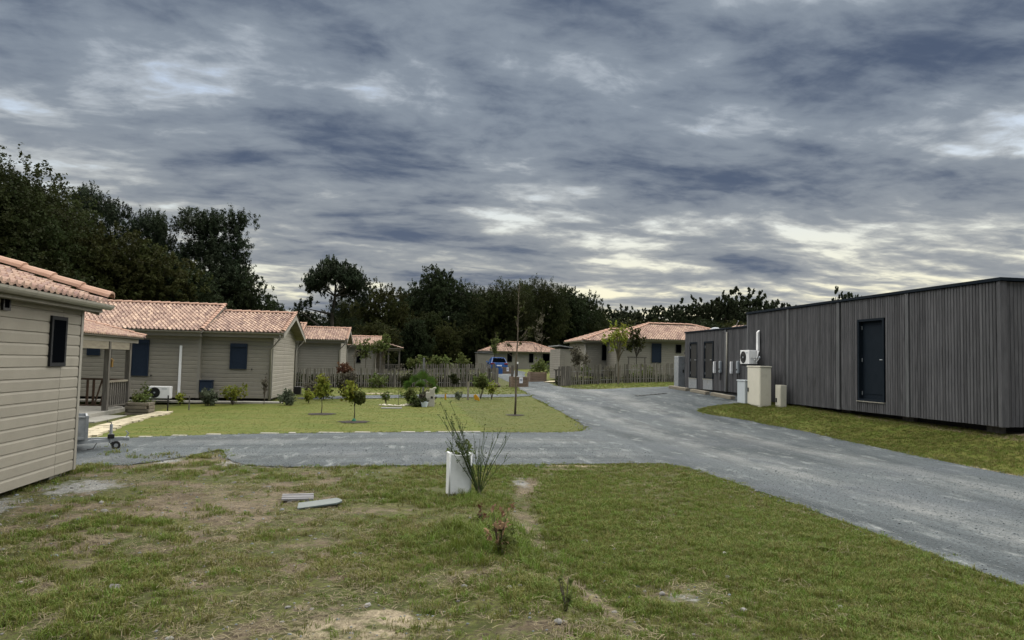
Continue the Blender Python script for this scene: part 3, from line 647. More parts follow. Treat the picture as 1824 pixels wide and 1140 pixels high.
# ------------------------------------------------------------------ two-part cabins with a gable towards the street
def twin_cabin(x_r, x_m, x_l, yf, depth, z0, z1, label, split, fine, extras=None, dA=.28, group=None):
    """section B (x_m..x_r, lower roof) and section A (x_l..x_m, higher roof, front .25 m nearer)"""
    pit = math.tan(R(16)); c, s = cos(R(16)), sin(R(16))
    h = empty('cabin', ((x_m+x_r)/2, yf, z0-.1), label, 'house', group)
    sid = M['siding'] if split else M['siding_far']
    for nm, xa, xb, y0, zt in (('B', x_m, x_r, yf+.25, z1), ('A', x_l, x_m, yf, z1+dA*0)):
        y1 = yf+depth; yr = (yf+y1)/2; hs = yr-y0; rz = zt+hs*pit+(dA if nm == 'A' else 0)*.6
        pitn = (rz-zt)/hs; ang = math.atan(pitn); c, s = cos(ang), sin(ang)
        wall = core(h, [(y0, z0), (y0, zt), (yr, rz), (y1, zt), (y1, z0)], xa, xb, 'x')
        siding(wall, (xb, y0), (xa, y0), z0, zt, (0, -1), sid, split=split)
        if nm == 'B': siding(wall, (xb, y0), (xb, y1), z0, zt, (1, 0), sid, split=split, gable=(hs, rz), seams=(hs*.95,))
        else: siding(wall, (xb, y0), (xb, yf+.25), z0, zt, (1, 0), sid, split=False)
        MB().bx(xb-.06, xb+.03, y0-.03, y0+.06, z0, zt).build('corner_trim', M['trim'], h)
        MB().bx(xa+.2, xb-.25, y0+.3, y1-.3, z0-.4, z0).build('shade_gap_fill', M['underside'], h)  # dark box put in as the shade below the cabin floor
        ov = .28; ez = zt-ov*pitn+.10; xe = xb+(.42 if nm == 'B' else .12); zu = lambda y: ez+(y-y0+ov)*pitn
        rf = MB().prism([(xa, y0-ov, ez-.06), (xa, y0-ov, ez-.01), (xa, yr, zu(yr)-.01), (xa, y1+ov, ez-.01), (xa, y1+ov, ez-.06), (xa, yr, zu(yr)-.07)], (xe-xa, 0, 0)).build('roof', M['core'], h, fix=True)
        p, e = .15, .26; nu = int(round((xe-xa)/p)); ns = int(round((hs+ov)/c/e)); e = (hs+ov)/c/ns
        roof_slope(rf, (xe-nu*p+.0, y0-ov-.04, ez+.0), (1, 0, 0), (0, c, s), nu, ns, p, e, False)
        roof_slope(rf, (xe, y1+ov+.04, ez+.0), (-1, 0, 0), (0, -c, s), nu, ns, p, e, False)
        caps(rf, (xe+.03, yr, zu(yr)+.03), (xa, yr, zu(yr)+.03), .10, 'ridge_tile', .36, split)
        caps(rf, (xe-.03, y0-ov, ez+.05), (xe-.03, yr, zu(yr)+.05), .075, 'verge_tile', .3, False)
        gutter(h, (xa, y0-ov-.0, ez-.02), (xe-.02, y0-ov, ez-.02), .06, (0, -1, 0), joints=0)
        MB().bx(xa, xe-.03, y0-ov+.002, y0-ov+.025, ez-.2, ez-.062).build('fascia', M['trim'], h)
        MB().bx(xa, xe-.03, y0-ov+.03, y0-.03, ez-.2, ez-.185).build('soffit', M['trim'], h)
        if nm == 'B':
            gv = [(xe-.02, y0-ov, ez-.07), (xe-.02, yr, zu(yr)-.08), (xe-.02, y1+ov, ez-.07), (xe-.02, y1+ov, ez-.2), (xe-.02, yr, zu(yr)-.22), (xe-.02, y0-ov, ez-.2)]
            MB().prism(gv[:2]+gv[4:], (.03, 0, 0)).build('bargeboard', M['trim'], h, fix=True); MB().prism(gv[1:5], (.03, 0, 0)).build('bargeboard', M['trim'], h, fix=True)
            # soffits below the gable overhang, of brown boards
            for ya, za, yb, zb in ((y0-ov, ez-.12, yr, zu(yr)-.13), (y1+ov, ez-.12, yr, zu(yr)-.13)):
                MB().prism([(xb+.022, ya, za), (xe-.022, ya, za), (xe-.022, yb, zb), (xb+.022, yb, zb)], (0, 0, .02)).build('soffit', M['beam'], h, fix=True)
            downpipe(h, [(xe-.12, y0-ov-.06, ez-.08), (xe-.12, y0-ov-.06, ez-.22), (xb-.04, y0-.07, ez-.62), (xb-.04, y0-.07, z0-.1)])
            downpipe(h, [(xe-.12, y1+ov+.02, ez-.08), (xe-.12, y1+ov-.02, ez-.2), (xb+.06, y1-.05, ez-.55), (xb+.06, y1-.05, z0-.1)])
    return h
mid = twin_cabin(-4.66, -7.16, -13.5, 27.95, 6.0, .14, 2.56, 'beige clapboard cabin with closed navy shutters and a white heat pump, second house on left', True, True)
shutter(mid, (-9.18, 27.927, 1.55), (0, -1), .6, 1.30, 16)
shutter(mid, (-5.85, 28.177, 1.68), (0, -1), .6, .94, 12)
shutter(mid, (-10.73, 27.927, 1.80), (0, -1), .42, .42, 6)
MB().bx(-4.66-.9, -4.66+.5, 27.3, 27.9, .0, .06).bx(-13, -5.5, 27.25, 27.9, .0, .055).build('edging', M['concrete'], mid)
for x, y, z in ((-8.77, 27.92, .93), (-5.36, 28.17, 1.22)):
    t = MB().tube([(x, y, z), (x, y-.06, z)], .018, 8).tube([(x, y-.055, z+.02), (x, y-.055, z-.05)], .014, 8).build('tap', M['black'], mid)
h2 = twin_cabin(-3.62, -6.15, -11, 46, 5.6, .12, 2.82, 'beige cabin with blank grey wall and red tiled gable, third house behind the paling fence', False, False)
h3 = twin_cabin(-2.0, -4.5, -9, 62, 5.5, .4, 2.85, 'small beige cabin with open porch at the end of the left row', False, False)
window(h3, (-3.35, 62.22, 2.0), (0, -1), .36, 1.2)
def far_porch():
    r = h3
    for x in (-1.55, -.9, .0):
        for y in (62.2,): MB().bx(x-.06, x+.06, y-.06, y+.06, .4, 2.45).build('post', M['post'], r)
    MB().bx(-1.95, .1, 62.1, 62.24, 2.45, 2.62).build('beam', M['beam'], r)
    MB().bx(-1.9, .05, 62.3, 65, .3, .5).build('deck', M['concrete'], r)
    rf = MB().prism([(-2.1, 61.9, 2.63), (.25, 61.9, 2.63), (.25, 65.6, 2.63), (-2.1, 65.6, 2.63), (-2.1, 65.6, 2.9), (-2.1, 61.9, 2.9)][:4], (0, 0, .06)).build('porch_roof', M['core'], r, fix=True)
    roof_slope(rf, (.3, 61.85, 2.70), (0, 1, 0), (-.96, 0, .25), 25, 8, .15, .29, False)
    b = MB().bx(-1.5, -.0, 62.17, 62.23, 1.3, 1.36)
    rail = b.build('railing', M['post'], r)
    for k in range(9): MB().bx(-1.42+k*.16, -1.36+k*.16, 62.18, 62.22, .5, 1.3).build('baluster', M['post'], rail)
    MB().bx(-1.98, -1.2, 64.9, 65, .5, 2.6).build('back_wall', M['beam'], r)
far_porch()

# ------------------------------------------------------------------ porch beside the second house
def porch():
    xr, xl, y0, y1 = -8.55, -11.2, 20.8, 25.6; zd = -.02
    p = empty('porch', (xr, 23, -.15), 'tiled porch on grey posts with railings and a hanging feeder beside the second house', 'porch')
    MB().bx(xl, xr+.12, y0, y1, -.25, zd).build('deck', M['concrete'], p, bevel=.01)
    MB().bx(xr+.125, xr+.75, 20.6, 22.9, -.25, -.12).build('step', M['concrete'], p, bevel=.01)
    for y in (20.95, 23.25, 24.95):
        MB().bx(xr-.07, xr+.07, y-.07, y+.07, zd, 2.02).build('post', M['post'], p, bevel=.006)
    for y in (20.95, 24.95): MB().bx(xl-.07, xl+.07, y-.07, y+.07, zd, 2.6).build('post', M['post'], p, bevel=.006)
    for a, b in ((21.03, 23.17), (23.33, 24.87)): MB().bx(xr-.05, xr+.05, a, b, 1.80, 2.02).build('beam', M['beam'], p, bevel=.006)
    MB().bx(xr-.06, xr+.06, y0, y1, 2.022, 2.15).build('fascia', M['trim'], p)
    MB().bx(xr-.1, xl, 25.0, 25.05, 2.03, 2.2).build('beam', M['beam'], p)
    ang = R(14); c, s = cos(ang), sin(ang)
    rf = MB().prism([(xr+.2, y0-.3, 2.16), (xl-.2, y0-.3, 2.16+(xr-xl+.4)*math.tan(ang)), (xl-.2, y0-.3, 2.21+(xr-xl+.4)*math.tan(ang)), (xr+.2, y0-.3, 2.21)], (0, y1-y0+.35, 0)).build('roof', M['core'], p, fix=True)
    roof_slope(rf, (xr+.24, y1+.05, 2.205), (0, -1, 0), (-c, 0, s), 34, 11, .15, .265, True, n_split=250)
    caps(rf, (xr+.26, y1+.03, 2.26), (xl-.2, y1+.03, 2.26+(xr-xl+.46)*math.tan(ang)), .07, 'verge_tile', .4)
    # railing between the two rear posts
    rl = MB().bx(xr-.05, xr+.05, 23.33, 24.87, .80, .86).build('railing', M['beam'], p)
    MB().bx(xr-.025, xr+.025, 23.33, 24.87, .06, .11).build('lower_rail', M['post'], rl)
    for k in range(9):
        y = 23.45+k*.165; MB().bx(xr-.018, xr+.018, y-.03, y+.03, .11, .80).build('baluster', M['post'], rl)
    # dark brown criss-cross railing on the far side
    r2 = MB().bx(xl+.1, xr-.1, 24.93, 24.99, .82, .88).build('rail_panel', M['brown_wood'], p)
    xs = [-10.6, -9.72, -9.54, -9.5, -9.22, -9.32, -8.85]
    for i, x in enumerate(xs):
        dx = (.2, .0, .0, .2, -.05, .14, .0)[i]; MB().bar((x, 24.96, .0), (x+dx, 24.96, .82), .07, .03).build('slat', M['brown_wood'], r2)
    MB().bx(xl+.1, xr-.1, 24.94, 24.98, .0, .05).build('lower_rail', M['brown_wood'], r2)
    f = empty('bird_feeder', (-8.93, 24.6, 1.2), 'small yellow bird feeder hanging under the porch roof', 'feeder')
    MB().tube([(-8.93, 24.6, 1.52), (-8.93, 24.6, 2.15)], .006, 5).build('cord', M['black'], f)
    MB().bx(-8.98, -8.88, 24.55, 24.65, 1.24, 1.44).build('body', M['feeder'], f, bevel=.01)
    MB().prism([(-9.0, 24.53, 1.445), (-8.86, 24.53, 1.445), (-8.93, 24.53, 1.53)], (0, .14, 0)).build('roof', M['feeder'], f, fix=True)
    MB().bx(-9.0, -8.86, 24.52, 24.68, 1.21, 1.235).build('tray', M['greyboard'], f)
porch()

# ------------------------------------------------------------------ heat pumps and small things at the walls
def heat_pump(name, loc, rz, label, size=(.80, .32, .50), pipes=True):
    """local frame: front faces -Y"""
    w, d, hh = size; r = empty(name, loc, label, 'heat pump', rz=rz)
    MB().bx(-w/2, w/2, -d/2, d/2, .05, hh).build('casing', M['white_pl'], r, bevel=.015, local=True)
    cx = -w/2+hh*.46; cz = hh*.54; rr = hh*.39
    g = MB().disc((cx, -d/2-.001, cz), rr, (0, -1, 0), 28, .006).build('fan_grille', M['black'], r, local=True, fix=True)
    for k in (.35, .62, .9): MB().disc((cx, -d/2-.0075, cz), rr*k, (0, -1, 0), 28, .006, r0=rr*k-.008).build('ring', M['frame'], g, local=True)
    MB().disc((cx, -d/2-.008, cz), rr*.16, (0, -1, 0), 14, .012).build('hub', M['grey_pl'], g, local=True, fix=True)
    MB().bx(w*.12, w*.36, -d/2-.003, -d/2+.001, hh*.80, hh*.84).build('badge', M['grey_pl'], r, local=True)
    MB().bx(-w*.4, -w*.28, -d*.55, d*.55, 0, .05).bx(w*.28, w*.4, -d*.55, d*.55, 0, .05).build('feet', M['black'], r, local=True)
    if pipes:
        MB().bx(w/2, w/2+.03, -d*.3, d*.4, hh*.5, hh*.92).build('side_cover', M['white_pl'], r, local=True)
        MB().tube([(w/2+.02, .02, hh*.40), (w/2+.1, .02, hh*.36), (w/2+.16, .04, hh*.5), (w/2+.16, .10, hh*.95)], .022, 8).tube([(w/2+.0, .06, hh*.30), (w/2+.12, .06, hh*.24), (w/2+.2, .08, hh*.42), (w/2+.2, .12, hh*.6)], .018, 8).build('pipe', M['white_pl'], r, smooth=True, local=True)
        MB().tube([(w/2+.19, .1, hh*.55), (w/2+.26, .1, hh*.5)], .03, 8).build('valve', M['grey_pl'], r, local=True)
    return r
heat_pump('heat_pump', (-8.22, 27.2, .10), 0, 'white heat pump on the ground by the second house', (.72, .30, .47), False)
c1 = MB().bar((-7.80, 27.89, .25), (-7.80, 27.89, 2.02), .085, .06, up=(0,1,0)).build('cable_duct', M['white_pl'], bevel=.01)
tag(c1, 'tall white cable duct rising up the second house wall above its heat pump', 'duct')
b_ = empty('meter_box', (-6.9, 27.95, .3), 'dark navy meter box low in the corner of the second house', 'box')
MB().bx(-7.1, -6.68, 27.86, 28.14, .36, .76).build('body', M['navy'], b_, bevel=.01); MB().bx(-7.12, -6.66, 27.84, 28.14, .762, .79).build('lid', M['navy'], b_, bevel=.005)
b_ = empty('utility_box', (-4.35, 33.1, .1), 'small black box at the back corner of the second house', 'box')
MB().bx(-4.5, -4.2, 33.0, 33.3, .08, .42).build('body', M['black'], b_, bevel=.01); MB().bx(-4.2, -3.8, 33.1, 33.2, .36, .4).build('bracket', M['trim'], b_)

# ------------------------------------------------------------------ timber clad building on the right
XW = 12.05
def slat_wall(par, ya, yb, z0, z1, holes=(), battens=(), pitch=.0885):
    n = int(round((yb-ya)/pitch)); pitch = (yb-ya)/n; cache = {}
    for k in range(n):
        y0 = ya+k*pitch+.007; y1 = ya+(k+1)*pitch-.007; yc = (y0+y1)/2
        if any(abs(yc-b) < .075 for b in battens): continue
        spans = [(z0, z1)]
        for h0, h1, hz0, hz1 in holes:
            if y1 > h0 and y0 < h1: spans = [(z0, hz0), (hz1, z1)]
        for a, b in spans:
            key = (round(a, 3), round(b, 3))
            if key not in cache:
                hh = b-a; w = pitch-.014
                cache[key] = MB().prism([(0, 0, 0), (-.018, 0, 0), (-.022, .006, 0), (-.022, w-.006, 0), (-.018, w, 0), (0, w, 0)], (0, 0, hh)).mesh('slat', M['slat'])
            link('slat', cache[key], par, Vector((XW-random.uniform(0, .003), y0, a+random.uniform(-.004, 0)))-wloc(par))
    for b in battens: MB().bx(XW-.045, XW-.001, b-.06, b+.06, z0-.01, z1).build('batten', M['slat_light'], par, bevel=.004)
def door(par, ya, yb, z0, z1, hinge=True, depth=.09):
    d = MB().bx(XW+depth-.02, XW+depth, ya+.06, yb-.06, z0+.05, z1-.06).build('door', M['anthracite'], par)
    f = MB().bx(XW-.03, XW+depth+.02, ya, ya+.058, z0, z1).bx(XW-.03, XW+depth+.02, yb-.058, yb, z0, z1).bx(XW-.03, XW+depth+.02, ya+.058, yb-.058, z1-.058, z1).bx(XW-.03, XW+depth+.02, ya+.058, yb-.058, z0, z0+.048).build('door_frame', M['anthracite'], par)
    MB().bx(XW+depth-.032, XW+depth-.0205, ya+.16, yb-.16, z0+.18, z1-.18).build('panel', M['anthracite'], d, bevel=.006)
    if hinge:
        for z in (z0+.2, (z0+z1)/2, z1-.22): MB().tube([(XW+depth-.04, yb-.075, z-.05), (XW+depth-.04, yb-.075, z+.05)], .012, 8).build('hinge', M['grey_metal'], d)
        zc = (z0+z1)/2; MB().tube([(XW+depth-.02, ya+.11, zc), (XW+depth-.07, ya+.11, zc), (XW+depth-.07, ya+.24, zc)], .012, 8).bx(XW+depth-.03, XW+depth-.018, ya+.09, ya+.13, zc-.12, zc+.04).build('handle', M['grey_metal'], d)
    return d
def timber_building():
    r = empty('timber_building', (XW, 13.1, .5), 'long flat-roofed building clad in weathered grey vertical slats with one tall dark door', 'building')
    y0, y1, z0, z1 = 13.1, 24.0, .60, 3.55
    wall = MB().bx(XW+.002, XW+.05, y0+.03, 16.70, z0+.02, z1).bx(XW+.002, XW+.05, 17.79, y1, z0+.02, z1).bx(XW+.002, XW+.05, 16.70, 17.79, 3.03, z1).bx(XW+.002, XW+.05, 16.70, 17.79, z0+.02, .86).bx(XW+.16, XW+7, y0+.03, y1, z0+.02, z1).build('wall', M['underside'], r)
    slat_wall(wall, y0+.02, y1, z0, z1-.003, holes=((16.72, 17.77, .865, 3.02),), battens=(15.85, 18.63, 21.29, 23.95))
    door(r, 16.71, 17.78, .885, 3.02, depth=.10)
    MB().bx(XW-.06, XW+.09, 16.68, 17.80, .862, .882).build('door_sill', M['gutter'], r)
    # end wall that faces the camera
    cache = MB().prism([(0, 0, 0), (0, -.018, 0), (.006, -.022, 0), (.0745, -.022, 0), (.0805, -.018, 0), (.0805, 0, 0)], (0, 0, z1-.003-z0)).mesh('slat', M['slat'])
    for k in range(40): link('slat', cache, wall, Vector((XW+.12+k*.0885, y0+.028, z0+random.uniform(-.004, 0)))-wloc(wall))
    MB().bx(XW+.0, XW+7, y0+.029, y0+.05, z0+.02, z1).build('end_wall', M['underside'], r)
    MB().bx(XW-.045, XW+.11, y0-.03, y0+.06, z0-.01, z1).build('corner_batten', M['slat'], r, bevel=.004)
    MB().bx(XW+.05, XW+.3, 24.0, 29.6, .5, .82).build('shade_gap_fill', M['underside'], r)  # dark fill closing the gap below the annexe cladding
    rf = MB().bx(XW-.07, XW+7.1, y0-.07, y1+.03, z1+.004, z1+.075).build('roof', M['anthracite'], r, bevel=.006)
    MB().bx(XW+.35, XW+6.6, y0+.5, y1, .1, z0).build('shade_gap_fill', M['underside'], r)  # dark box stands in for the shade in the gap under the building
    for y in (13.6, 16.2, 18.7, 21.3, 23.6):
        MB().bx(XW+.24, XW+.345, y-.2, y+.2, .2, z0-.01).build('block', M['post'], r, bevel=.01)  # blocks coloured darker, as if in the building's shade
    a = empty('timber_annexe', (XW, 24.1, .75), 'lower end of the slatted grey building with two narrow dark doors by the apron', 'building')
    ya, yb, za, zb = 24.02, 29.6, .79, 3.10
    w = MB().bx(XW+.002, XW+.05, ya, yb, za+.02, zb).bx(XW+.16, XW+6, ya, yb, za+.02, zb).build('wall', M['underside'], a)
    slat_wall(w, ya, yb, za, zb-.003, holes=((26.84, 27.68, 1.22, 2.70), (28.36, 29.14, 1.22, 2.70)), battens=(25.72,))
    door(a, 26.83, 27.68, 1.225, 2.70, depth=.035); door(a, 28.35, 29.15, 1.225, 2.70, depth=.035)
    for y0_, y1_ in ((26.80, 27.71), (28.32, 29.18)):
        MB().bx(XW-.07, XW-.024, y0_, y1_, 1.19, 1.222).build('door_sill', M['gutter'], a)
        MB().bx(XW-.05, XW-.024, y0_+.02, y1_-.02, .80, 1.187).build('sill_panel', M['grey_metal'], a)
    MB().bx(XW-.06, XW+6.1, ya+.02, yb+.06, zb+.003, zb+.06).build('roof', M['anthracite'], a, bevel=.005)
    MB().bx(XW-.03, XW-.001, yb-.1, yb+.02, za-.02, zb).build('corner_batten', M['slat'], a)
    for k in range(16): link('slat', cache, w, Vector((XW+.1+k*.0885, yb+.03, za))-wloc(w)).scale = (1, -1, (zb-za)/(z1-z0))
    MB().tube([(XW-.06, 25.55, za), (XW-.06, 25.55, zb-.1)], .03, 8).build('downpipe', M['gutter'], a, smooth=True)
    for y in (26.60, 25.15):
        b1 = empty('intercom_box', (XW-.03, y, 1.45), 'slim white box beside a grey meter box, %s' % ('next to the narrow doors' if y > 26 else 'nearer the heat pump on the slatted wall'), 'meter box')
        MB().bx(XW-.115, XW-.025, y-.05, y+.03, 1.46, 1.90).build('casing', M['white_pl'], b1, bevel=.01)
        MB().bx(XW-.119, XW-.116, y-.04, y+.02, 1.5, 1.7).build('panel', M['sign'], b1)
        b2 = empty('meter_box', (XW-.03, y-.3, 1.45), 'grey round-edged meter box, %s' % ('next to the narrow doors' if y > 26 else 'nearer the heat pump on the slatted wall'), 'meter box')
        MB().bx(XW-.12, XW-.025, y-.60, y-.46, 1.47, 1.92).build('casing', M['grey_pl'], b2, bevel=.03)
        MB().bx(XW-.125, XW-.119, y-.57, y-.49, 1.58, 1.64).build('window', M['black'], b2)
        MB().tube([(XW-.08, y-.53, 1.2), (XW-.08, y-.53, 1.47)], .018, 6).build('cable', M['black'], b2)
    d = empty('skylight_dome', (13.2, 29.1, 3.16), 'pale dome on the far corner of the annexe roof', 'skylight')
    s_ = []
    for i in range(5):
        t = i/4*pi/2; s_.append((cos(t), sin(t)))
    v = [(13.15+.28*cc*cos(2*pi*k/14), 29.1+.28*cc*sin(2*pi*k/14), 3.17+.2*ss) for cc, ss in s_ for k in range(14)]
    MB().add(v, [(i*14+k, i*14+(k+1)%14, (i+1)*14+(k+1)%14, (i+1)*14+k) for i in range(4) for k in range(14)]).build('dome', M['grey_pl'], d, smooth=True)
    MB().bx(12.83, 13.47, 28.78, 29.42, 3.163, 3.19).build('curb', M['frame'], d)
    q = empty('roof_clutter', (12.6, 25.4, 3.16), 'leftover tiles and a bent cable lying on the annexe roof', 'clutter')
    v, f = tile_mesh(.2, .35)
    for k in range(5): MB().add([(12.3+k*.16+a*.9, 25.5+b+.05*k, 3.17+hh*1.1+.012*k) for a, b, hh in v], f).build('tile', M['tile_one'], q)
    MB().tube([(12.5, 25.9, 3.18), (12.45, 25.7, 3.3), (12.42, 25.5, 3.42)], .018, 6).build('cable', M['grey_metal'], q)
    MB().bar((12.4, 25.1, 3.2), (12.5, 23.95+.5, 3.24), .1, .04).build('plank', M['greyboard'], q)
timber_building()
heat_pump('heat_pump', (11.74, 23.33, 1.76), -pi/2, 'white heat pump mounted high on the slatted grey wall', (.66, .30, .52), True)
c2 = empty('cable_duct', (11.98, 23.12, 1.4), 'white cable duct with angled cap above the wall heat pump', 'duct')
MB().bx(11.93, 12.0, 23.06, 23.18, 2.22, 2.88).build('trunking', M['white_pl'], c2, bevel=.008)
MB().prism([(11.93, 23.06, 2.882), (12.0, 23.06, 2.882), (12.0, 23.06, 2.96)], (0, .12, 0)).build('cap', M['white_pl'], c2, fix=True)
MB().bx(11.94, 12.0, 23.07, 23.17, .9, 1.75).build('bracket_post', M['grey_metal'], c2)
def cabinet(name, x0, x1, y0, y1, zt, m, label, door_line=True, cap=True):
    z0 = hz(x0, y0)-.08; r = empty(name, ((x0+x1)/2, (y0+y1)/2, z0), label, 'cabinet')
    MB().bx(x0, x1, y0, y1, z0, zt-(.045 if cap else 0)).build('body', M[m], r, bevel=.008)
    if cap: MB().bx(x0-.02, x1+.02, y0-.02, y1+.02, zt-.043, zt).build('lid', M[m], r, bevel=.012)
    if door_line:
        d = MB().bx(x0-.012, x0-.001, y0+.03, y1-.03, z0+.14, zt-.08).build('door', M[m], r, bevel=.003)
        MB().bx(x0-.03, x0-.012, y1-.12, y1-.07, (z0+zt)/2-.15, (z0+zt)/2-.02).build('lock', M['frame'], d)
    return r
cabinet('utility_cabinet', 11.28, 11.64, 21.62, 22.5, 1.75, 'cabinet', 'tall cream utility cabinet standing before the slatted wall')
cabinet('utility_cabinet', 11.22, 11.5, 22.55, 23.1, 1.28, 'cabinet_grey', 'pale grey cabinet half hidden behind the tall cream one', False)
cabinet('utility_cabinet', 11.66, 11.86, 21.08, 21.40, 1.17, 'cabinet', 'short cream cabinet to the right of the tall one', True, False)
cg = empty('steel_cabinet', (12.15, 30.2, .8), 'grey steel cabinet at the far corner of the slatted annexe', 'cabinet')
_p = at(1207, 640, 30.0); _q = at(1220, 640, 30.0)
MB().bx(_p.x, _q.x-.02, 29.9, 30.4, .76, 2.12).build('body', M['grey_metal'], cg, bevel=.01); MB().bx(_q.x-.14, _q.x-.09, 29.87, 29.9, 1.42, 1.55).build('lock', M['black'], cg)
MB().bx(_q.x-.1, _q.x+.08, 29.75, 29.9, 2.2, 2.32).build('wall_lamp', M['black'], cg)
for i, (ya, yb) in enumerate(((29.6, 27.75), (27.3, 25.85), (25.4, 23.75))):
    s_ = MB(); s_.bar((11.38, ya, hz(11.38, ya)+.07), (11.38, yb, hz(11.38, yb)+.07), .18, .12)
    tag(s_.build('parking_sleeper', M['beam'], bevel=.01), 'weathered timber sleeper lying by the annexe doors, %s' % ('farthest of the three', 'middle of the three', 'nearest of the three')[i], 'sleeper', 'timber sleepers on the apron')

# ------------------------------------------------------------------ houses at the end of the road
def hip_roof(h, x0, x1, y0, y1, ez, pit, name='roof', left_hip=True, right_hip=True, ov=.3, vis=('front', 'left')):
    x0 -= ov; x1 += ov; y0 -= ov; y1 += ov; hs = (y1-y0)/2; rz = ez+hs*pit; yr = (y0+y1)/2
    rl = x0+(hs if left_hip else 0); rr = x1-(hs if right_hip else 0)
    b = MB(); v = [(x0,y0,ez),(x1,y0,ez),(x1,y1,ez),(x0,y1,ez),(rl,yr,rz),(rr,yr,rz)]
    b.add(v, [(3,2,1,0), (0,1,5,4), (1,2,5), (2,3,4,5), (3,0,4)]); rf = b.build(name, M['core'], h)
    ang = math.atan(pit); c, s = cos(ang), sin(ang); p, e = .17, .30; ns = int(hs/c/e)
    def clipf(L_, lh, rh):
        return lambda a, q: (not lh or a > q*c) and (not rh or a < L_-q*c)
    roof_slope(rf, (x0, y0-.03, ez+.02), (1,0,0), (0,c,s), int((x1-x0)/p), ns, p, e, False, clipf(x1-x0, left_hip, right_hip))
    if left_hip: roof_slope(rf, (x0-.03, y1, ez+.02), (0,-1,0), (c,0,s), int((y1-y0)/p), ns, p, e, False, clipf(y1-y0, True, True))
    if right_hip: roof_slope(rf, (x1+.03, y0, ez+.02), (0,1,0), (-c,0,s), int((y1-y0)/p), ns, p, e, False, clipf(y1-y0, True, True))
    caps(rf, (rl, yr, rz+.05), (rr, yr, rz+.05), .12, 'ridge_tile', .45, False)
    for a in ([((x0,y0,ez+.05),(rl,yr,rz+.05)), ((x0,y1,ez+.05),(rl,yr,rz+.05))] if left_hip else [])+([((x1,y0,ez+.05),(rr,yr,rz+.05))] if right_hip else []): caps(rf, *a, .11, 'hip_tile', .45, False)
    gutter(h, (x0, y0-.01, ez-.01), (x1, y0-.01, ez-.01), .06, (0,-1,0)); 
    if left_hip: gutter(h, (x0-.01, y1, ez-.01), (x0-.01, y0, ez-.01), .06, (-1,0,0))
    MB().bx(x0+.01, x1-.01, y0+.01, y0+.04, ez-.16, ez-.004).build('fascia', M['trim'], h)
    return rf
def road_house():
    h = empty('hipped_house', (15, 47.5, 1.0), 'beige house with hipped tiled roofs and dark windows behind the right paling fence', 'house')
    wa = MB().bx(12.96, 16.5, 50, 55, .7, 3.33).build('wall', M['core'], h); wb = MB().bx(14.45, 24, 47.5, 54, .7, 3.43).build('wall', M['core'], h)
    siding(wa, (14.45, 50), (12.96, 50), 1.08, 3.33, (0,-1), M['siding_far'], split=True); siding(wa, (12.96, 50), (12.96, 54.8), 1.08, 3.33, (-1,0), M['siding_far'], split=False)
    siding(wb, (24, 47.5), (14.45, 47.5), 1.12, 3.43, (0,-1), M['siding_far'], split=True); siding(wb, (14.45, 47.5), (14.45, 50), 1.12, 3.43, (-1,0), M['siding_far'], split=False)
    hip_roof(h, 12.96, 20, 50, 55, 3.36, .34); hip_roof(h, 14.45, 24.5, 47.5, 54.2, 3.47, .34)
    window(h, (14.36-.0, 49.97, 2.56), (0,-1), .5, 1.1); window(h, (15.32, 47.47, 2.98), (0,-1), .42, .52); window(h, (18.79, 47.47, 2.9), (0,-1), .4, .57)
    shutter(h, (17.22, 47.47, 2.57), (0,-1), .66, 1.3, 14)
    downpipe(h, [(12.9, 49.93, 3.3), (12.9, 49.93, .9)])
    MB().bx(13.2, 24, 47.9, 53, .5, 1.08).build('shade_gap_fill', M['underside'], h)  # near-black box painted as the shade beneath the house
road_house()
def shed(x0, x1, y0, y1, z0, zt, label, slope=.12):
    s = empty('shed', ((x0+x1)/2, y0, z0), label, 'shed')
    w = MB().bx(x0, x1, y0, y1, z0, zt).build('wall', M['core'], s)
    siding(w, (x1, y0), (x0, y0), z0, zt, (0,-1), M['siding_far'], split=False); siding(w, (x0, y0), (x0, y1), z0, zt, (-1,0), M['siding_far'], split=False)
    MB().prism([(x0-.12, y0-.15, zt+.06+slope), (x0-.12, y0-.15, zt+.12+slope), (x1+.12, y0-.15, zt+.07), (x1+.12, y0-.15, zt+.01)], (0, y1-y0+.3, 0)).build('roof', M['shedroof'], s, fix=True)
    MB().bx(x1-.75, x1-.1, y0-.045, y0-.024, z0+.05, zt-.25).build('door', M['siding_far'], s)
    return s
shed(10.25, 11.25, 46, 49.2, .7, 2.66, 'small beige clapboard shed with grey roof beside the hipped house')
shed(9.3, 11.2, 87, 90, .5, 2.75, 'low beige shed at the left end of the farthest house', .05)
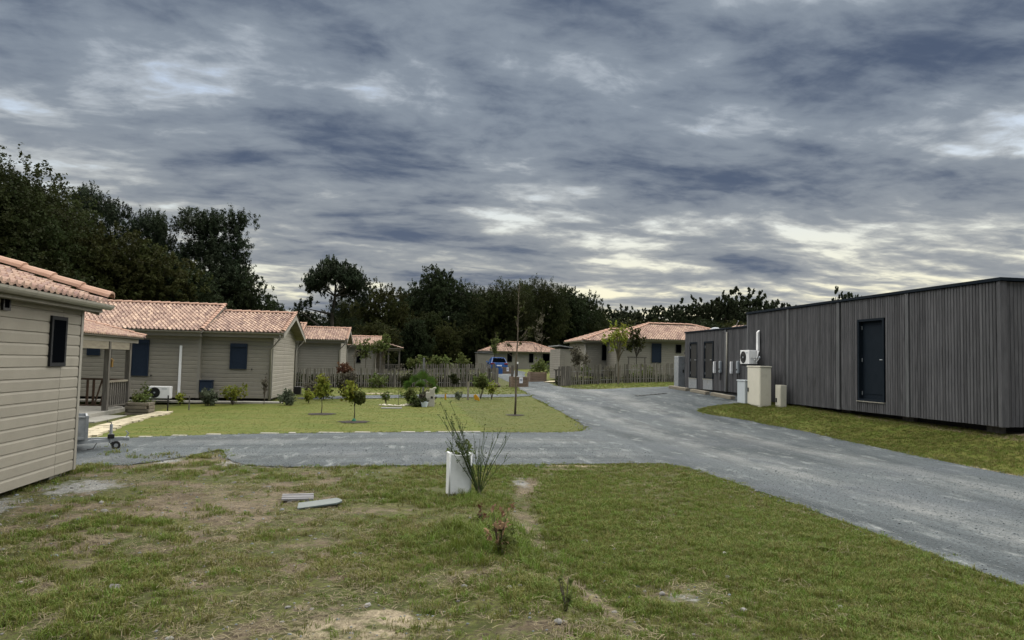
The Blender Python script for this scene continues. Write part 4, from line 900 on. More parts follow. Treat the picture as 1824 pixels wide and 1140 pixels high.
def far_house():
    h = empty('hipped_house', (14, 88, .7), 'long low beige house with hipped tiled roof at the end of the road', 'house')
    w = MB().bx(10.6, 17.2, 88, 94, .5, 3.05).bx(17.2, 19.4, 90.5, 94, .5, 3.05).build('wall', M['core'], h)
    siding(w, (17.2, 88), (10.6, 88), .75, 3.05, (0,-1), M['siding_far'], split=False); siding(w, (10.6, 88), (10.6, 94), .75, 3.05, (-1,0), M['siding_far'], split=False)
    hip_roof(h, 10.2, 19.6, 88, 94, 3.08, .36)
    window(h, (13.28, 87.97, 2.45), (0,-1), .6, 1.25); window(h, (15.95, 87.97, 2.4), (0,-1), .55, 1.2)
    for x in (17.35, 18.3, 19.3): MB().bx(x-.07, x+.07, 88.0, 88.14, .6, 3.0).build('post', M['post'], h)
    MB().bx(17.25, 19.35, 90.4, 90.49, .6, 3.0).build('porch_shade_sheet', M['glass'], h)  # dark sheet before the back wall, standing in for the porch's shade
    rl = MB().bx(17.3, 19.3, 88.03, 88.1, 1.62, 1.7).build('railing', M['post'], h)
    for k in range(11): MB().bx(17.45+k*.17, 17.52+k*.17, 88.04, 88.09, .7, 1.62).build('baluster', M['post'], rl)
far_house()

# ------------------------------------------------------------------ paling fences
def fence(pts, label, hgt=1.0, seed=1, gap=.112, extra=()):
    rnd = random.Random(seed); P = [Vector(p) for p in pts]
    f = empty('paling_fence', (P[0].x, P[0].y, hz(P[0].x, P[0].y)), label, 'fence'); fl = wloc(f)
    picks = [MB().prism([(-w, -.009, 0), (w*.8, -.011, 0), (w, .008, 0), (-w*.9, .01, 0)], (0, 0, 1)).mesh('picket', M['picket']) for w in (.026, .031, .036)]
    for a, b in zip(P[:-1], P[1:]):
        d = b-a; n = int(d.length/gap); ang = math.atan2(d.y, d.x)
        for k in range(n):
            q = a+d*((k+rnd.uniform(.3, .7))/n); z = hz(q.x, q.y)
            o = link('picket', rnd.choice(picks), f, Vector((q.x, q.y, z+.02))-fl); o.scale = (rnd.uniform(.8, 1.25), 1, hgt*rnd.uniform(.94, 1.05)); o.rotation_euler = (rnd.gauss(0, .03), rnd.gauss(0, .028), ang+rnd.gauss(0, .15))
        m = max(1, round(d.length/1.9))
        for k in range(m+1):
            q = a+d*(k/m); z = hz(q.x, q.y); MB().tube([(q.x, q.y+.06, z-.1), (q.x, q.y+.06, z+hgt*1.02)], .05, 8).build('post', M['post'], f)
        for zz in (.25, .78):
            s = [a+d*(k/12) for k in range(13)]
            MB().tube([(q.x, q.y+.02, hz(q.x, q.y)+zz) for q in s], .006, 4).build('wire', M['grey_metal'], f)
    return f
fence([(-5.5, 40.6), (5.0, 40.6), (5.42, 40.2)], 'long grey chestnut paling fence between the left lawn and the cabins behind', 1.02, 1)
fence([(8.86, 40.0), (9.4, 40.15), (16.6, 40.9)], 'grey chestnut paling fence in front of the hipped house on the right', 1.08, 2)
_f = fence([(1.2, 52), (6.6, 50.5)], 'farther run of paling fence showing above the long left fence', 1.12, 5, .12)
MB().prism([(9.0, 40.05, .42), (9.55, 40.16, .42), (9.55, 40.16, 1.55), (9.0, 40.05, 1.55)], (0, .03, 0)).build('solid_panel', M['post'], _f if False else bpy.data.objects['paling_fence.001'], fix=True)

# ------------------------------------------------------------------ planters, bollard, posts and car on the road
def planter(x, y, w, hh, label, sign=False, d=.75, tall=None):
    z = hz(x, y)-.02; r = empty('planter_box', (x, y, z), label, 'planter')
    n = 4; ph = hh/n
    for s, (p0, p1) in {'f': ((x-w/2, y), (x+w/2, y)), 'b': ((x-w/2, y+d), (x+w/2, y+d)), 'l': ((x-w/2, y), (x-w/2, y+d)), 'r': ((x+w/2, y), (x+w/2, y+d))}.items():
        for k in range(n):
            MB().bar((*p0, z+(k+.5)*ph), (*p1, z+(k+.5)*ph), .05, ph-.012).build('plank', M['planter_wood'], r)
    for a in (x-w/2, x+w/2):
        for b in (y, y+d): MB().bx(a-.05, a+.05, b-.05, b+.05, z, z+hh+.02).build('corner_post', M['planter_wood'], r)
    MB().bx(x-w/2+.05, x+w/2-.05, y+.05, y+d-.05, z+.1, z+hh-.06).build('soil', M['soil'], r)
    if sign:
        s = empty('notice', (x+sign, y-.06, z+hh*.6), label.replace('planter', 'planter').split(' box')[0]+' carrying a white notice' if False else 'white notice with a dark ring symbol fixed to the %s planter' % ('nearer' if y < 50 else 'farther'), 'sign')
        sx = x+sign; sw = w*.11; MB().bx(sx-sw, sx+sw, y-.07, y-.052, z+hh*.42, z+hh*.98).build('sheet', M['sign'], s)
        MB().disc((sx, y-.0702, z+hh*.72), sw*.68, (0,-1,0), 20, .003, r0=sw*.45).bx(sx-sw*.25, sx+sw*.25, y-.073, y-.0705, z+hh*.69, z+hh*.75).build('symbol', M['signink'], s)
    return r
planter(6.62, 39.9, .86, .58, 'brown timber planter box in the road with a white notice and a dark post behind', .06)
planter(8.9, 46.4, .98, .64, 'brown timber planter box on the right of the road without a notice')
planter(9.95, 66.5, .95, .62, 'brown timber planter box with notice in front of the blue car', -.08)
def post(name, x, y, w, hh, m, label, cat='post'):
    z = hz(x, y)-.05; return tag(MB().bx(x-w/2, x+w/2, y-w/2, y+w/2, z, z+hh).build(name, M[m], bevel=.008), label, cat)
post('timber_post', 6.28, 40.5, .13, 1.25, 'post', 'dark timber post at the left corner of the nearer planter')
post('timber_post', 7.05, 39.9, .08, .85, 'beam', 'pale thin post at the right corner of the nearer planter')
post('timber_post', 10.9, 52, .14, .75, 'beam', 'short pale wood post on the grass right of the road')
lb = empty('bollard_lamp', (9.35, 58, .6), 'small black garden lamp with white top on the verge', 'lamp'); z_ = hz(9.35, 58)
MB().tube([(9.35, 58, z_), (9.35, 58, z_+1.0)], .10, 10).build('stem', M['black'], lb); MB().tube([(9.35, 58, z_+1.0), (9.35, 58, z_+1.16)], .12, 10).build('head', M['white_pl'], lb)
tb = empty('timber_rail', (10.7, 47, .5), 'low dark timber rail between two posts beside the shed', 'rail'); z_ = hz(10.2, 44.5)
for x in (9.55, 10.1): MB().bx(x-.06, x+.06, 43.94, 44.06, z_-.1, z_+.72).build('post', M['post'], tb)
MB().bx(9.4, 10.25, 43.93, 44.07, z_+.722, z_+.80).build('rail', M['post'], tb)
tag(MB().prism([(8.9, 44.6, hz(9, 45)+.03), (9.5, 44.4, hz(9.4, 45)+.03), (10.2, 45.6, hz(10, 46)+.03), (9.6, 46.0, hz(9.5, 46)+.03)], (0, 0, .03)).build('paving_slab', M['flag'], fix=True), 'pale sandy slab beside the right planter', 'slab')
def car():
    x, y = 10.12, 74.0; z = hz(x, y); r = empty('parked_car', (x, y, z), 'blue hatchback seen from behind, parked on the gravel at the end of the road', 'car')
    W = .89
    prof = [(0, .35, W*.93), (0, .60, W), (.05, .95, W*.97), (.22, 1.02, W*.93), (.62, 1.44, W*.70), (1.6, 1.53, W*.70), (2.3, 1.46, W*.68), (3.1, 1.02, W*.90), (4.0, .86, W*.90), (4.15, .55, W*.92), (4.1, .3, W*.85)]
    def loft(sec, m, name, par, smooth=False):
        b = MB(); v = []
        for (yy, zz, ww) in sec: v += [(-ww, yy, zz), (ww, yy, zz)]
        n = len(sec); f = [(2*i, 2*i+1, 2*i+3, 2*i+2) for i in range(n-1)]+[tuple(2*i for i in range(n))[::-1], tuple(2*i+1 for i in range(n)), (2*n-2, 2*n-1, 1, 0)]
        b.add([(a+x, bb+y, c+z) for a, bb, c in v], f); return b.build(name, M[m], par, fix=True, bevel=.03)
    body = loft([(0, .30, W*.93), (-.03, .58, W), (.05, .98, W*.97), (3.1, 1.0, W*.93), (4.0, .86, W*.90), (4.15, .55, W*.92), (4.1, .3, W*.85)], 'carblue', 'body', r)
    loft([(.12, .97, W*.93), (.55, 1.45, W*.72), (1.6, 1.54, W*.72), (2.3, 1.47, W*.70), (3.05, 1.0, W*.88)], 'carblue', 'cabin', r)
    MB().prism([(x-W*.80, y+.13, z+1.03), (x+W*.80, y+.13, z+1.03), (x+W*.64, y+.50, z+1.41), (x-W*.64, y+.50, z+1.41)], (0, -.03, .02)).build('rear_window', M['glass'], r, fix=True)
    MB().bx(x-W*.68, x+W*.68, y+.40, y+.7, z+1.50, z+1.54).build('spoiler', M['carblue'], r)
    for s in (-1, 1):
        MB().bx(x+s*W*.78-.18, x+s*W*.78+.18, y-.05, y+.1, z+.80, z+.95).build('tail_light', M['lamp_red'], r, bevel=.02)
        MB().bx(x+s*(W+.08)-.09, x+s*(W+.08)+.09, y+2.7, y+2.85, z+.98, z+1.12).build('mirror', M['carblue'], r, bevel=.02)
        for yy in (.75, 3.3):
            w = MB().tube([(x+s*(W-.2), y+yy, z+.32), (x+s*(W+.01), y+yy, z+.32)], .32, 18).build('wheel', M['black'], r); MB().disc((x+s*(W+.012), y+yy, z+.32), .2, (s,0,0), 14, .01).build('rim', M['grey_metal'], w, fix=True)
    MB().bx(x-.26, x+.26, y-.06, y-.035, z+.62, z+.74).build('number_plate', M['sign'], r)
    MB().bx(x-W*.9, x+W*.9, y-.06, y+.1, z+.28, z+.44).build('bumper', M['black'], r, bevel=.02)
car()
bb = empty('blue_bin', (9.25, 68, .6), 'small blue bin behind the fence end below the car', 'bin'); z_ = hz(9.2, 66)
MB().bx(8.95, 9.35, 66, 66.4, z_, z_+.5).build('body', M['carblue'], bb, bevel=.03); MB().bx(8.93, 9.37, 65.98, 66.42, z_+.502, z_+.55).build('lid', M['carblue'], bb, bevel=.01)

# ------------------------------------------------------------------ trailer
def trailer():
    z = hz(-5, 14.4); x1 = -5.47; y0 = 14.05
    r = empty('utility_trailer', (x1, y0, z), 'grey steel trailer with drawbar and jockey wheel poking out behind the nearest cabin', 'trailer')
    b = MB().bx(x1-2.0, x1, y0, y0+.03, z+.22, z+.60).bx(x1-.03, x1, y0+.03, y0+1.2, z+.22, z+.60).bx(x1-2.0, x1, y0+1.2, y0+1.23, z+.22, z+.6).bx(x1-2.0, x1-.03, y0+.03, y0+1.2, z+.2, z+.235).build('box', M['grey_metal'], r)
    MB().bx(x1-.035, x1+.012, y0-.012, y0+.035, z+.2, z+.64).build('corner_post', M['grey_metal'], b); MB().bx(x1-2, x1-.04, y0-.015, y0+.015, z+.602, z+.63).build('top_rail', M['grey_metal'], b); MB().bx(x1-2, x1-.04, y0-.015, y0, z+.22, z+.26).build('rib', M['grey_metal'], b)
    MB().bar((x1-.6, 14.4, z+.17), (-4.88, 14.4, z+.185), .07, .07).bar((x1-.4, 14.1, z+.15), (-5.05, 14.38, z+.17), .05, .06).build('drawbar', M['grey_metal'], r)
    MB().bx(-4.89, -4.78, 14.36, 14.44, z+.15, z+.22).build('coupling', M['grey_metal'], r, bevel=.015)
    MB().bar((-4.84, 14.4, z+.21), (-4.80, 14.4, z+.28), .025, .02).bar((-4.80, 14.4, z+.28), (-4.845, 14.4, z+.33), .025, .02).build('coupling_lever', M['grey_metal'], r)
    j = MB().tube([(-5.09, 14.34, z+.12), (-5.09, 14.34, z+.46)], .026, 10).build('jockey_post', M['grey_metal'], r)
    MB().tube([(-5.09, 14.34, z+.46), (-5.09, 14.34, z+.49), (-5.16, 14.34, z+.50), (-5.16, 14.34, z+.53)], .009, 6).build('crank', M['black'], j)
    MB().bx(-5.14, -5.03, 14.30, 14.42, z+.2, z+.28).build('clamp', M['black'], j, bevel=.01)
    w = MB().tube([(-5.0, 14.30, z+.075), (-5.0, 14.38, z+.075)], .075, 16).build('jockey_wheel', M['black'], r); MB().disc((-5.0, 14.297, z+.075), .035, (0,-1,0), 12, .006).build('rim', M['grey_metal'], w, fix=True)
    MB().bar((-5.09, 14.34, z+.12), (-5.0, 14.34, z+.10), .04, .05).build('fork', M['black'], j)
    MB().tube([(-5.3, 14.33, z+.14), (-5.36, 14.3, z+.03), (-5.46, 14.28, z+.02)], .007, 5).build('cable', M['black'], r)
    for s in (y0-.12, y0+1.25):
        w = MB().tube([(x1-1.2, s, z+.28), (x1-1.2, s+.14, z+.28)], .28, 18).build('wheel', M['black'], r)
    r.rotation_euler.z = R(22); r.location.x += .04
trailer()

# ------------------------------------------------------------------ lawn furniture, stones, pedestal
def log_planter():
    x0, x1, y0, y1 = -7.95, -7.36, 23.2, 23.8; z = hz(x0, y0)-.03
    r = empty('log_planter', ((x0+x1)/2, y0, z), 'low planter of stacked grey timber logs by the porch', 'planter')
    for k in range(4):
        zz = z+.05+k*.1; o = .06 if k % 2 else -.02
        MB().bx(x0+o, x1+o, y0-.04, y0+.05, zz-.045, zz+.045).build('log', M['log_end'], r, bevel=.012)
        MB().bx(x0-.04, x0+.05, y0+.055, y1, zz-.045, zz+.045).build('log', M['log_end'], r, bevel=.012); MB().bx(x1-.05, x1+.04, y0+.055, y1, zz-.045, zz+.045).build('log', M['log_end'], r, bevel=.012)
    MB().bx(x0+.05, x1-.05, y0+.06, y1, z, z+.33).build('soil', M['soil'], r)
log_planter()
def flag_path():
    r = empty('flagstone_path', (-7, 20, hz(-7, 20)), 'sandy flagstone path running past the porch to the lawn', 'path')
    A = [(-6.25, 15.95), (-6.42, 17.3), (-6.72, 19.3), (-6.82, 21.4), (-6.72, 23.7)]; 
    for i in range(22):
        y = 16.0+i*.36; xr = float(np.interp(y, [a[1] for a in A], [a[0] for a in A])); xl = xr-.55; xs = xl
        while xs < xr-.15:
            w = random.uniform(.22, .34); q = []
            for a, b in ((0, 0), (w-.03, random.uniform(-.02, .02)), (w-.03+random.uniform(-.02, .02), .33), (random.uniform(-.02, .02), .32+random.uniform(-.02, .02))): q.append((xs+a, y+b, hz(xs+a, y+b)-.01))
            MB().prism(q, (0, 0, .045+random.uniform(0, .01))).build('flagstone', M['flag'], r, fix=True); xs += w
flag_path()
for i, (x0, x1) in enumerate(((-5.35, -5.1), (-4.75, -4.45), (-4.1, -3.8), (-3.0, -2.6), (-2.4, -2.25), (-1.75, -1.2), (-.95, -.6), (.1, .42), (.62, .78), (.95, 1.2), (1.22, 1.5), (1.52, 1.95))):
    ym = float(np.interp((x0+x1)/2, [-5.3, -4, -2.3, -.1, 1.7], [16.42, 16.8, 17.03, 17.08, 17.24])); z = hz(x0, ym)
    o = MB().bx(x0, x1, ym-.05, ym+.09, z-.03, z+.028).build('kerb_stone', M['concrete'], bevel=.012)
    tag(o, 'pale stone edging slab along the lawn beside the gravel drive', 'kerb stone', 'pale edging stones along the drive')
def pedestal():
    x, y = .78, 9.18; z = hz(x, y)-.04; w, d, hh = .285, .24, .60; r = empty('white_pedestal', (x, y, z), 'white hollow flue block standing upright on the grass behind the broom', 'block', rz=R(4)); r.scale.z = .94
    t = .028; b = MB()
    v = [(-w/2, -d/2), (w/2, -d/2), (w/2, d/2), (-w/2, d/2)]; vi = [(-w/2+t, -d/2+t), (w/2-t, -d/2+t), (w/2-t, d/2-t), (-w/2+t, d/2-t)]
    zt = (.575, .575, .60, .60); P = []
    nb = 8
    # front wall with a dipped and chipped top edge
    xs = [-w/2+w*k/nb for k in range(nb+1)]; top = [.60, .585, .575, .57, .572, .57, .575, .588, .60]
    bot = [.0, .0, .02, .03, .045, .05, .05, .05, .05]
    fv = []
    for yy in (-d/2, -d/2+t):
        for xx, tt, bo in zip(xs, top, bot): fv += [(xx, yy, bo*.6), (xx, yy, tt)]
    n = nb+1; f = []
    for k in range(nb):
        a = 2*k; o2 = 2*n; f += [(a, a+2, a+3, a+1), (o2+a, o2+a+1, o2+a+3, o2+a+2), (a+1, a+3, o2+a+3, o2+a+1), (a, o2+a, o2+a+2, a+2)]
    f += [(0, 1, 2*n+1, 2*n), (2*n-2, 4*n-2, 4*n-1, 2*n-1)]
    b.add(fv, f); b.bx(-w/2, -w/2+t, -d/2+t+.001, d/2, 0, .59); b.bx(w/2-t, w/2, -d/2+t+.001, d/2, 0, .59); b.bx(-w/2+t+.001, w/2-t-.001, d/2-t, d/2, 0, .575)
    b.build('shell', M['pedestal'], r, local=True, bevel=.006)
    for s in (-1, 1): MB().tube([(s*(w/2-.012), -d/2-.002, .01), (s*(w/2-.012), -d/2-.002, .602)], .010, 8).build('rib', M['pedestal'], r, local=True, smooth=True)
    MB().bx(-w/2+t+.002, w/2-t-.002, -d/2+t+.002, d/2-t-.002, .2, .5).build('soil', M['soil'], r, local=True)
pedestal()
def boards():
    z = hz(-1.15, 9.25)
    o = empty('slatted_board', (-1.15, 9.2, z+.012), 'weathered grey slatted board lying on the grass, behind the greenish sheet', 'board', rz=R(6))
    for k in range(4): MB().bx(-.19, .18, -.16+k*.085, -.083+k*.085, .005+.004*(k%2), .03+.004*(k%2)).build('plank', M['greyboard'], o, local=True, bevel=.004)
    for a in (-.12, .1): MB().bx(a, a+.05, -.17, .18, -.02, .004).build('batten', M['greyboard'], o, local=True)
    z = hz(-.84, 8.62); n = []
    pts = [(-.26, -.13), (.16, -.13), (.24, -.07), (.25, .0), (.22, .12), (-.22, .13)]
    s = MB().prism([(a, b, 0) for a, b in pts], (0, 0, .022)).build('green_sheet', M['greenish'], None, local=True, fix=True, bevel=.006)
    s.location = (-.84, 8.62, z+.028); s.rotation_euler = (R(2), R(-5), R(14)); tag(s, 'greenish grey slate sheet with one rounded corner lying on the grass', 'sheet')
boards()
def garden_bits():
    # carved pale block with two notches and a bucket
    x, y = 1.12, 26.0; z = hz(x, y)-.03
    b = empty('stone_block', (x, y, z), 'pale stepped stone block with a hollow, beside the fan palm', 'block')
    MB().prism([(x-.13, y, z), (x+.16, y, z), (x+.16, y, z+.64), (x+.22, y, z+.67), (x+.20, y, z+.72), (x+.10, y, z+.69), (x+.10, y, z+.65), (x-.02, y, z+.65), (x-.02, y, z+.53), (x-.11, y, z+.54), (x-.15, y, z+.50)], (0, .22, 0)).build('body', M['cream_stone'], b, fix=True, bevel=.015)
    MB().bx(x+.02, x+.10, y-.012, y+.02, z+.31, z+.39).build('hollow', M['underside'], b, bevel=.01)  # near-black box on the face imitates the shade inside a hollow
    q = empty('bucket', (x-.20, y-.25, z), 'pale blue bucket on the lawn in front of the stone block', 'bucket')
    n = 16; v = []
    for rr, zz in ((.09, .03), (.13, .20), (.14, .20), (.12, .19), (.085, .05)): v += [(x-.20+rr*cos(2*pi*k/n), y-.25+rr*sin(2*pi*k/n), z+zz) for k in range(n)]
    MB().add(v, [(i*n+k, i*n+(k+1)%n, (i+1)*n+(k+1)%n, (i+1)*n+k) for i in range(4) for k in range(n)]+[tuple(range(n))[::-1], tuple(range(4*n, 5*n))]).build('tub', M['bucket'], q, smooth=False)
    MB().tube([(x-.335, y-.25, z+.19), (x-.3, y-.33, z+.17), (x-.2, y-.37, z+.16), (x-.1, y-.33, z+.17), (x-.065, y-.25, z+.19)], .005, 5).build('handle', M['white_pl'], q)
    # yellow plastic watering flags
    for i, (x, y, tilt) in enumerate(((1.87, 29.3, 0), (3.0, 28.6, .5))):
        z = hz(x, y); f = empty('yellow_marker', (x, y, z), ('upright yellow plastic marker at the lawn edge by the stone block', 'tilted yellow plastic marker beside the wooden stake')[i], 'marker')
        MB().prism([(x-.04+tilt*.0, y, z+.07), (x+.03+tilt*.28, y, z), (x+.04+tilt*.2, y, z+.13), (x+.02, y, z+.27), (x-.03-tilt*.1, y, z+.23)], (0, .03, 0)).build('flap', M['yellow'], f, fix=True, bevel=.01)
        MB().bx(x-.02, x+.0, y+.035, y+.055, z-.05, z+.30).build('stake', M['post'], f)
    for i, (x, y, hh, m, l) in enumerate(((2.78, 29.4, .78, 'beam', 'pale wooden stake on the lawn before the loose bush'), (.92, 27.6, 1.75, 'greyboard', 'tall pale wooden post behind the fan palm'), (-7.1, 24.3, .55, 'black', 'short dark stake beside the log planter'), (-6.55, 24.6, .5, 'post', 'thin dark stake on the lawn before the round shrub'))):
        z = hz(x, y)-.05; w = .035 if i > 1 else .07; tag(MB().bx(x-w/2, x+w/2, y-w/2, y+w/2, z, z+hh).build('wooden_stake', M[m], bevel=.004), l, 'stake')
    # white stones round the flower bed
    pts = [(-.62, 26.5), (-.45, 26.35), (-.2, 26.1), (-.02, 26.0), (.12, 26.1), (.22, 26.3), (.32, 26.5), (.42, 26.7), (.52, 26.85), (.62, 26.95), (.74, 27.0)]
    for i, (x, y) in enumerate(pts+[((a[0]+b[0])/2+.03, (a[1]+b[1])/2-.05) for a, b in zip(pts[:-1], pts[1:])]):
        rock('bed_stone', x, y, random.uniform(.05, .085), M['stone_white'], 'white stone in the row edging the palm bed', 'stone', 'white stones edging the palm bed')
    g = tag(MB().bx(-.55, .15, 25.0, 25.45, hz(-.2, 25.2)-.02, hz(-.2, 25.2)+.018).build('paving_slab', M['greyboard'], bevel=.01), 'flat grey slab set in the lawn before the palm bed', 'slab')
    for i, (p, q) in enumerate((((4.7, 39.7), (5.45, 39.3)), ((4.75, 39.4), (5.3, 38.9)))):
        o = MB().tube([(*p, hz(*p)+.08), (*q, hz(*q)+.12+.1*i)], .075, 9).build('fallen_log', M['log_end']); tag(o, ('grey log lying at the foot of the fence end, upper one', 'grey log lying in front of the fence end, lower one')[i], 'log')
ROCKM = []
def rock(name, x, y, r, m, label, cat, group, sink=.3):
    k = len(ROCKM)
    if k < 6:
        import bmesh
        bm = bmesh.new(); bmesh.ops.create_icosphere(bm, subdivisions=2, radius=1)
        rr = random.Random(k)
        for v in bm.verts:
            n = .75+.45*float(fbm(v.co.x*1.3+k*7+v.co.z, v.co.y*1.3+v.co.z*.7, 40+k, 3)); v.co = Vector((v.co.x*n*1.15, v.co.y*n*.9, v.co.z*n*.65))
        me = bpy.data.meshes.new('stone'); bm.to_mesh(me); bm.free(); ROCKM.append(me)
    me = ROCKM[random.randrange(len(ROCKM))]
    o = link(name, me); o.location = (x, y, hz(x, y)+r*(.55-sink)); o.scale = (r, r, r); o.rotation_euler = (random.uniform(-.2, .2), random.uniform(-.2, .2), random.uniform(0, 6.28))
    if not me.materials: me.materials.append(m)
    o.material_slots[0].link = 'OBJECT'; o.material_slots[0].material = m
    return tag(o, label, cat, group)
garden_bits()
_d = MB()
for _k in range(8):
    _a = 9.2+_k*.15; _d.bx(_a, _a+.148, 27.52-.02*_k, 27.74-.02*_k, hz(_a+.07, 27.6)-.02, hz(_a+.07, 27.6)+.024)
tag(_d.build('drain_channel', M['underside']), 'narrow dark drain slot crossing the gravel apron', 'drain')
for i, (x, y, r) in enumerate(((.52, 5.35, .045), (.82, 5.2, .035), (.9, 5.22, .03), (1.02, 4.5, .05), (1.5, 4.9, .03), (2.35, 4.75, .05), (2.6, 5.5, .045), (1.95, 5.2, .04), (3.1, 4.8, .04), (3.3, 5.1, .05), (-3.1, 5.6, .05), (-3.6, 8.6, .06), (-4.0, 8.3, .05), (-3.4, 9.3, .05), (.1, 6.9, .035), (-1.3, 4.7, .04), (2.9, 6.2, .04), (1.75, 6.0, .035))):
    rock('stone', x, y, r*.6, M['rock'], 'small pale stone half sunk in the rough foreground grass', 'stone', 'loose stones in the foreground')
#PART3
# ------------------------------------------------------------------ vegetation
def leaf_mesh(name, blobs, n, size, m, seed=0, aspect=1.5, up=.3, shell=.55, tintamp=.35, droop=0, sprig=0, slen=.05, sup=.0):
    """many small bent leaves spread through the volume of the blobs (cx,cy,cz,rx,ry,rz)"""
    g = np.random.default_rng(seed); B = np.array(blobs, float); w = (B[:,3]*B[:,4]*B[:,5])**.75; w /= w.sum()
    k = g.choice(len(B), n, p=w); d = g.normal(size=(n, 3)); d /= np.linalg.norm(d, axis=1)[:,None]
    r = shell+(1.08-shell)*g.random(n)**.6; c = B[k,:3]+d*B[k,3:]*r[:,None]
    if sprig:      # leaves sit along short twigs that stick out of the clumps
        j = np.arange(n)//sprig*sprig; c = c[j]; d = d[j]; k = k[j]
        tw = d+g.normal(size=(n, 3))[j]*.45+np.array([0, 0, sup]); tw /= np.linalg.norm(tw, axis=1)[:,None]
        u = g.random(n)*(.5+g.random(n)[j]); c = c+tw*(u*slen)[:,None]+g.normal(size=(n, 3))*(slen*.16*(1.15-.6*np.clip(u, 0, 1)))[:,None]
    nr = d*.5+g.normal(size=(n, 3))*.55+np.array([0, 0, up]); nr /= np.linalg.norm(nr, axis=1)[:,None]
    t = np.cross(nr, g.normal(size=(n, 3))); t /= np.linalg.norm(t, axis=1)[:,None]; b = np.cross(nr, t)
    s = size*(.6+.8*g.random(n))[:,None]
    v = np.stack([c-t*s*aspect*.5, c+b*s*.5+nr*s*.12, c+t*s*aspect*.5-np.array([0,0,1])*s*droop, c-b*s*.5+nr*s*.12], 1).reshape(-1, 3)
    bt = g.random(len(B)); tint = np.clip(.5+(bt[k]-.5)*tintamp*1.6+(g.random(n)-.5)*.5, 0, 1)
    return raw_mesh(name, v, np.arange(4*n).reshape(-1, 4), m, tint)
def raw_mesh(name, v, f, m, tint=None):
    me = bpy.data.meshes.new(name); F = np.asarray(f, np.int32); k = F.shape[1]
    me.vertices.add(len(v)); me.vertices.foreach_set('co', np.asarray(v, np.float32).ravel()); me.loops.add(F.size); me.loops.foreach_set('vertex_index', F.ravel())
    me.polygons.add(len(F)); me.polygons.foreach_set('loop_start', np.arange(0, F.size, k, dtype=np.int32)); me.update(calc_edges=True)
    if tint is not None: me.attributes.new('tint', 'FLOAT', 'FACE').data.foreach_set('value', tint.astype(np.float32))
    if m: me.materials.append(m)
    return me
def limbs(name, trunk_pts, trunk_r, targets, m, r_l=.25, seed=0, n=7):
    """tapered trunk with limbs bending towards targets"""
    rnd = random.Random(seed); b = MB(); b.tube(trunk_pts, trunk_r, n); P = [Vector(p) for p in trunk_pts]
    for tg in targets:
        tg = Vector(tg); i = max(range(1, len(P)), key=lambda i: -abs(P[i].z-(tg.z-.35*(tg-P[i]).to_2d().length))); a = P[i]; r = trunk_r[i]*.55
        mid = a.lerp(tg, .5)+Vector((rnd.uniform(-.06, .06), rnd.uniform(-.06, .06), .0))*(tg-a).length
        b.tube([a, mid, tg], [r, r*.6, r*.15], 5)
    return b.mesh(name, m)
def crown_blobs(seed, n, cz, rx, rz, r0, r1, low=-.75, shell=.55):
    g = random.Random(seed); out = []
    for i in range(n):
        while True:
            d = Vector((g.gauss(0, 1), g.gauss(0, 1), g.gauss(.15, 1))).normalized()
            if d.z > low: break
        q = g.uniform(shell, .95); r = g.uniform(r0, r1)
        out.append((d.x*rx*q, d.y*rx*q, cz+d.z*rz*q, r*1.15, r*1.15, r*.85))
    return out
PROTO = {}
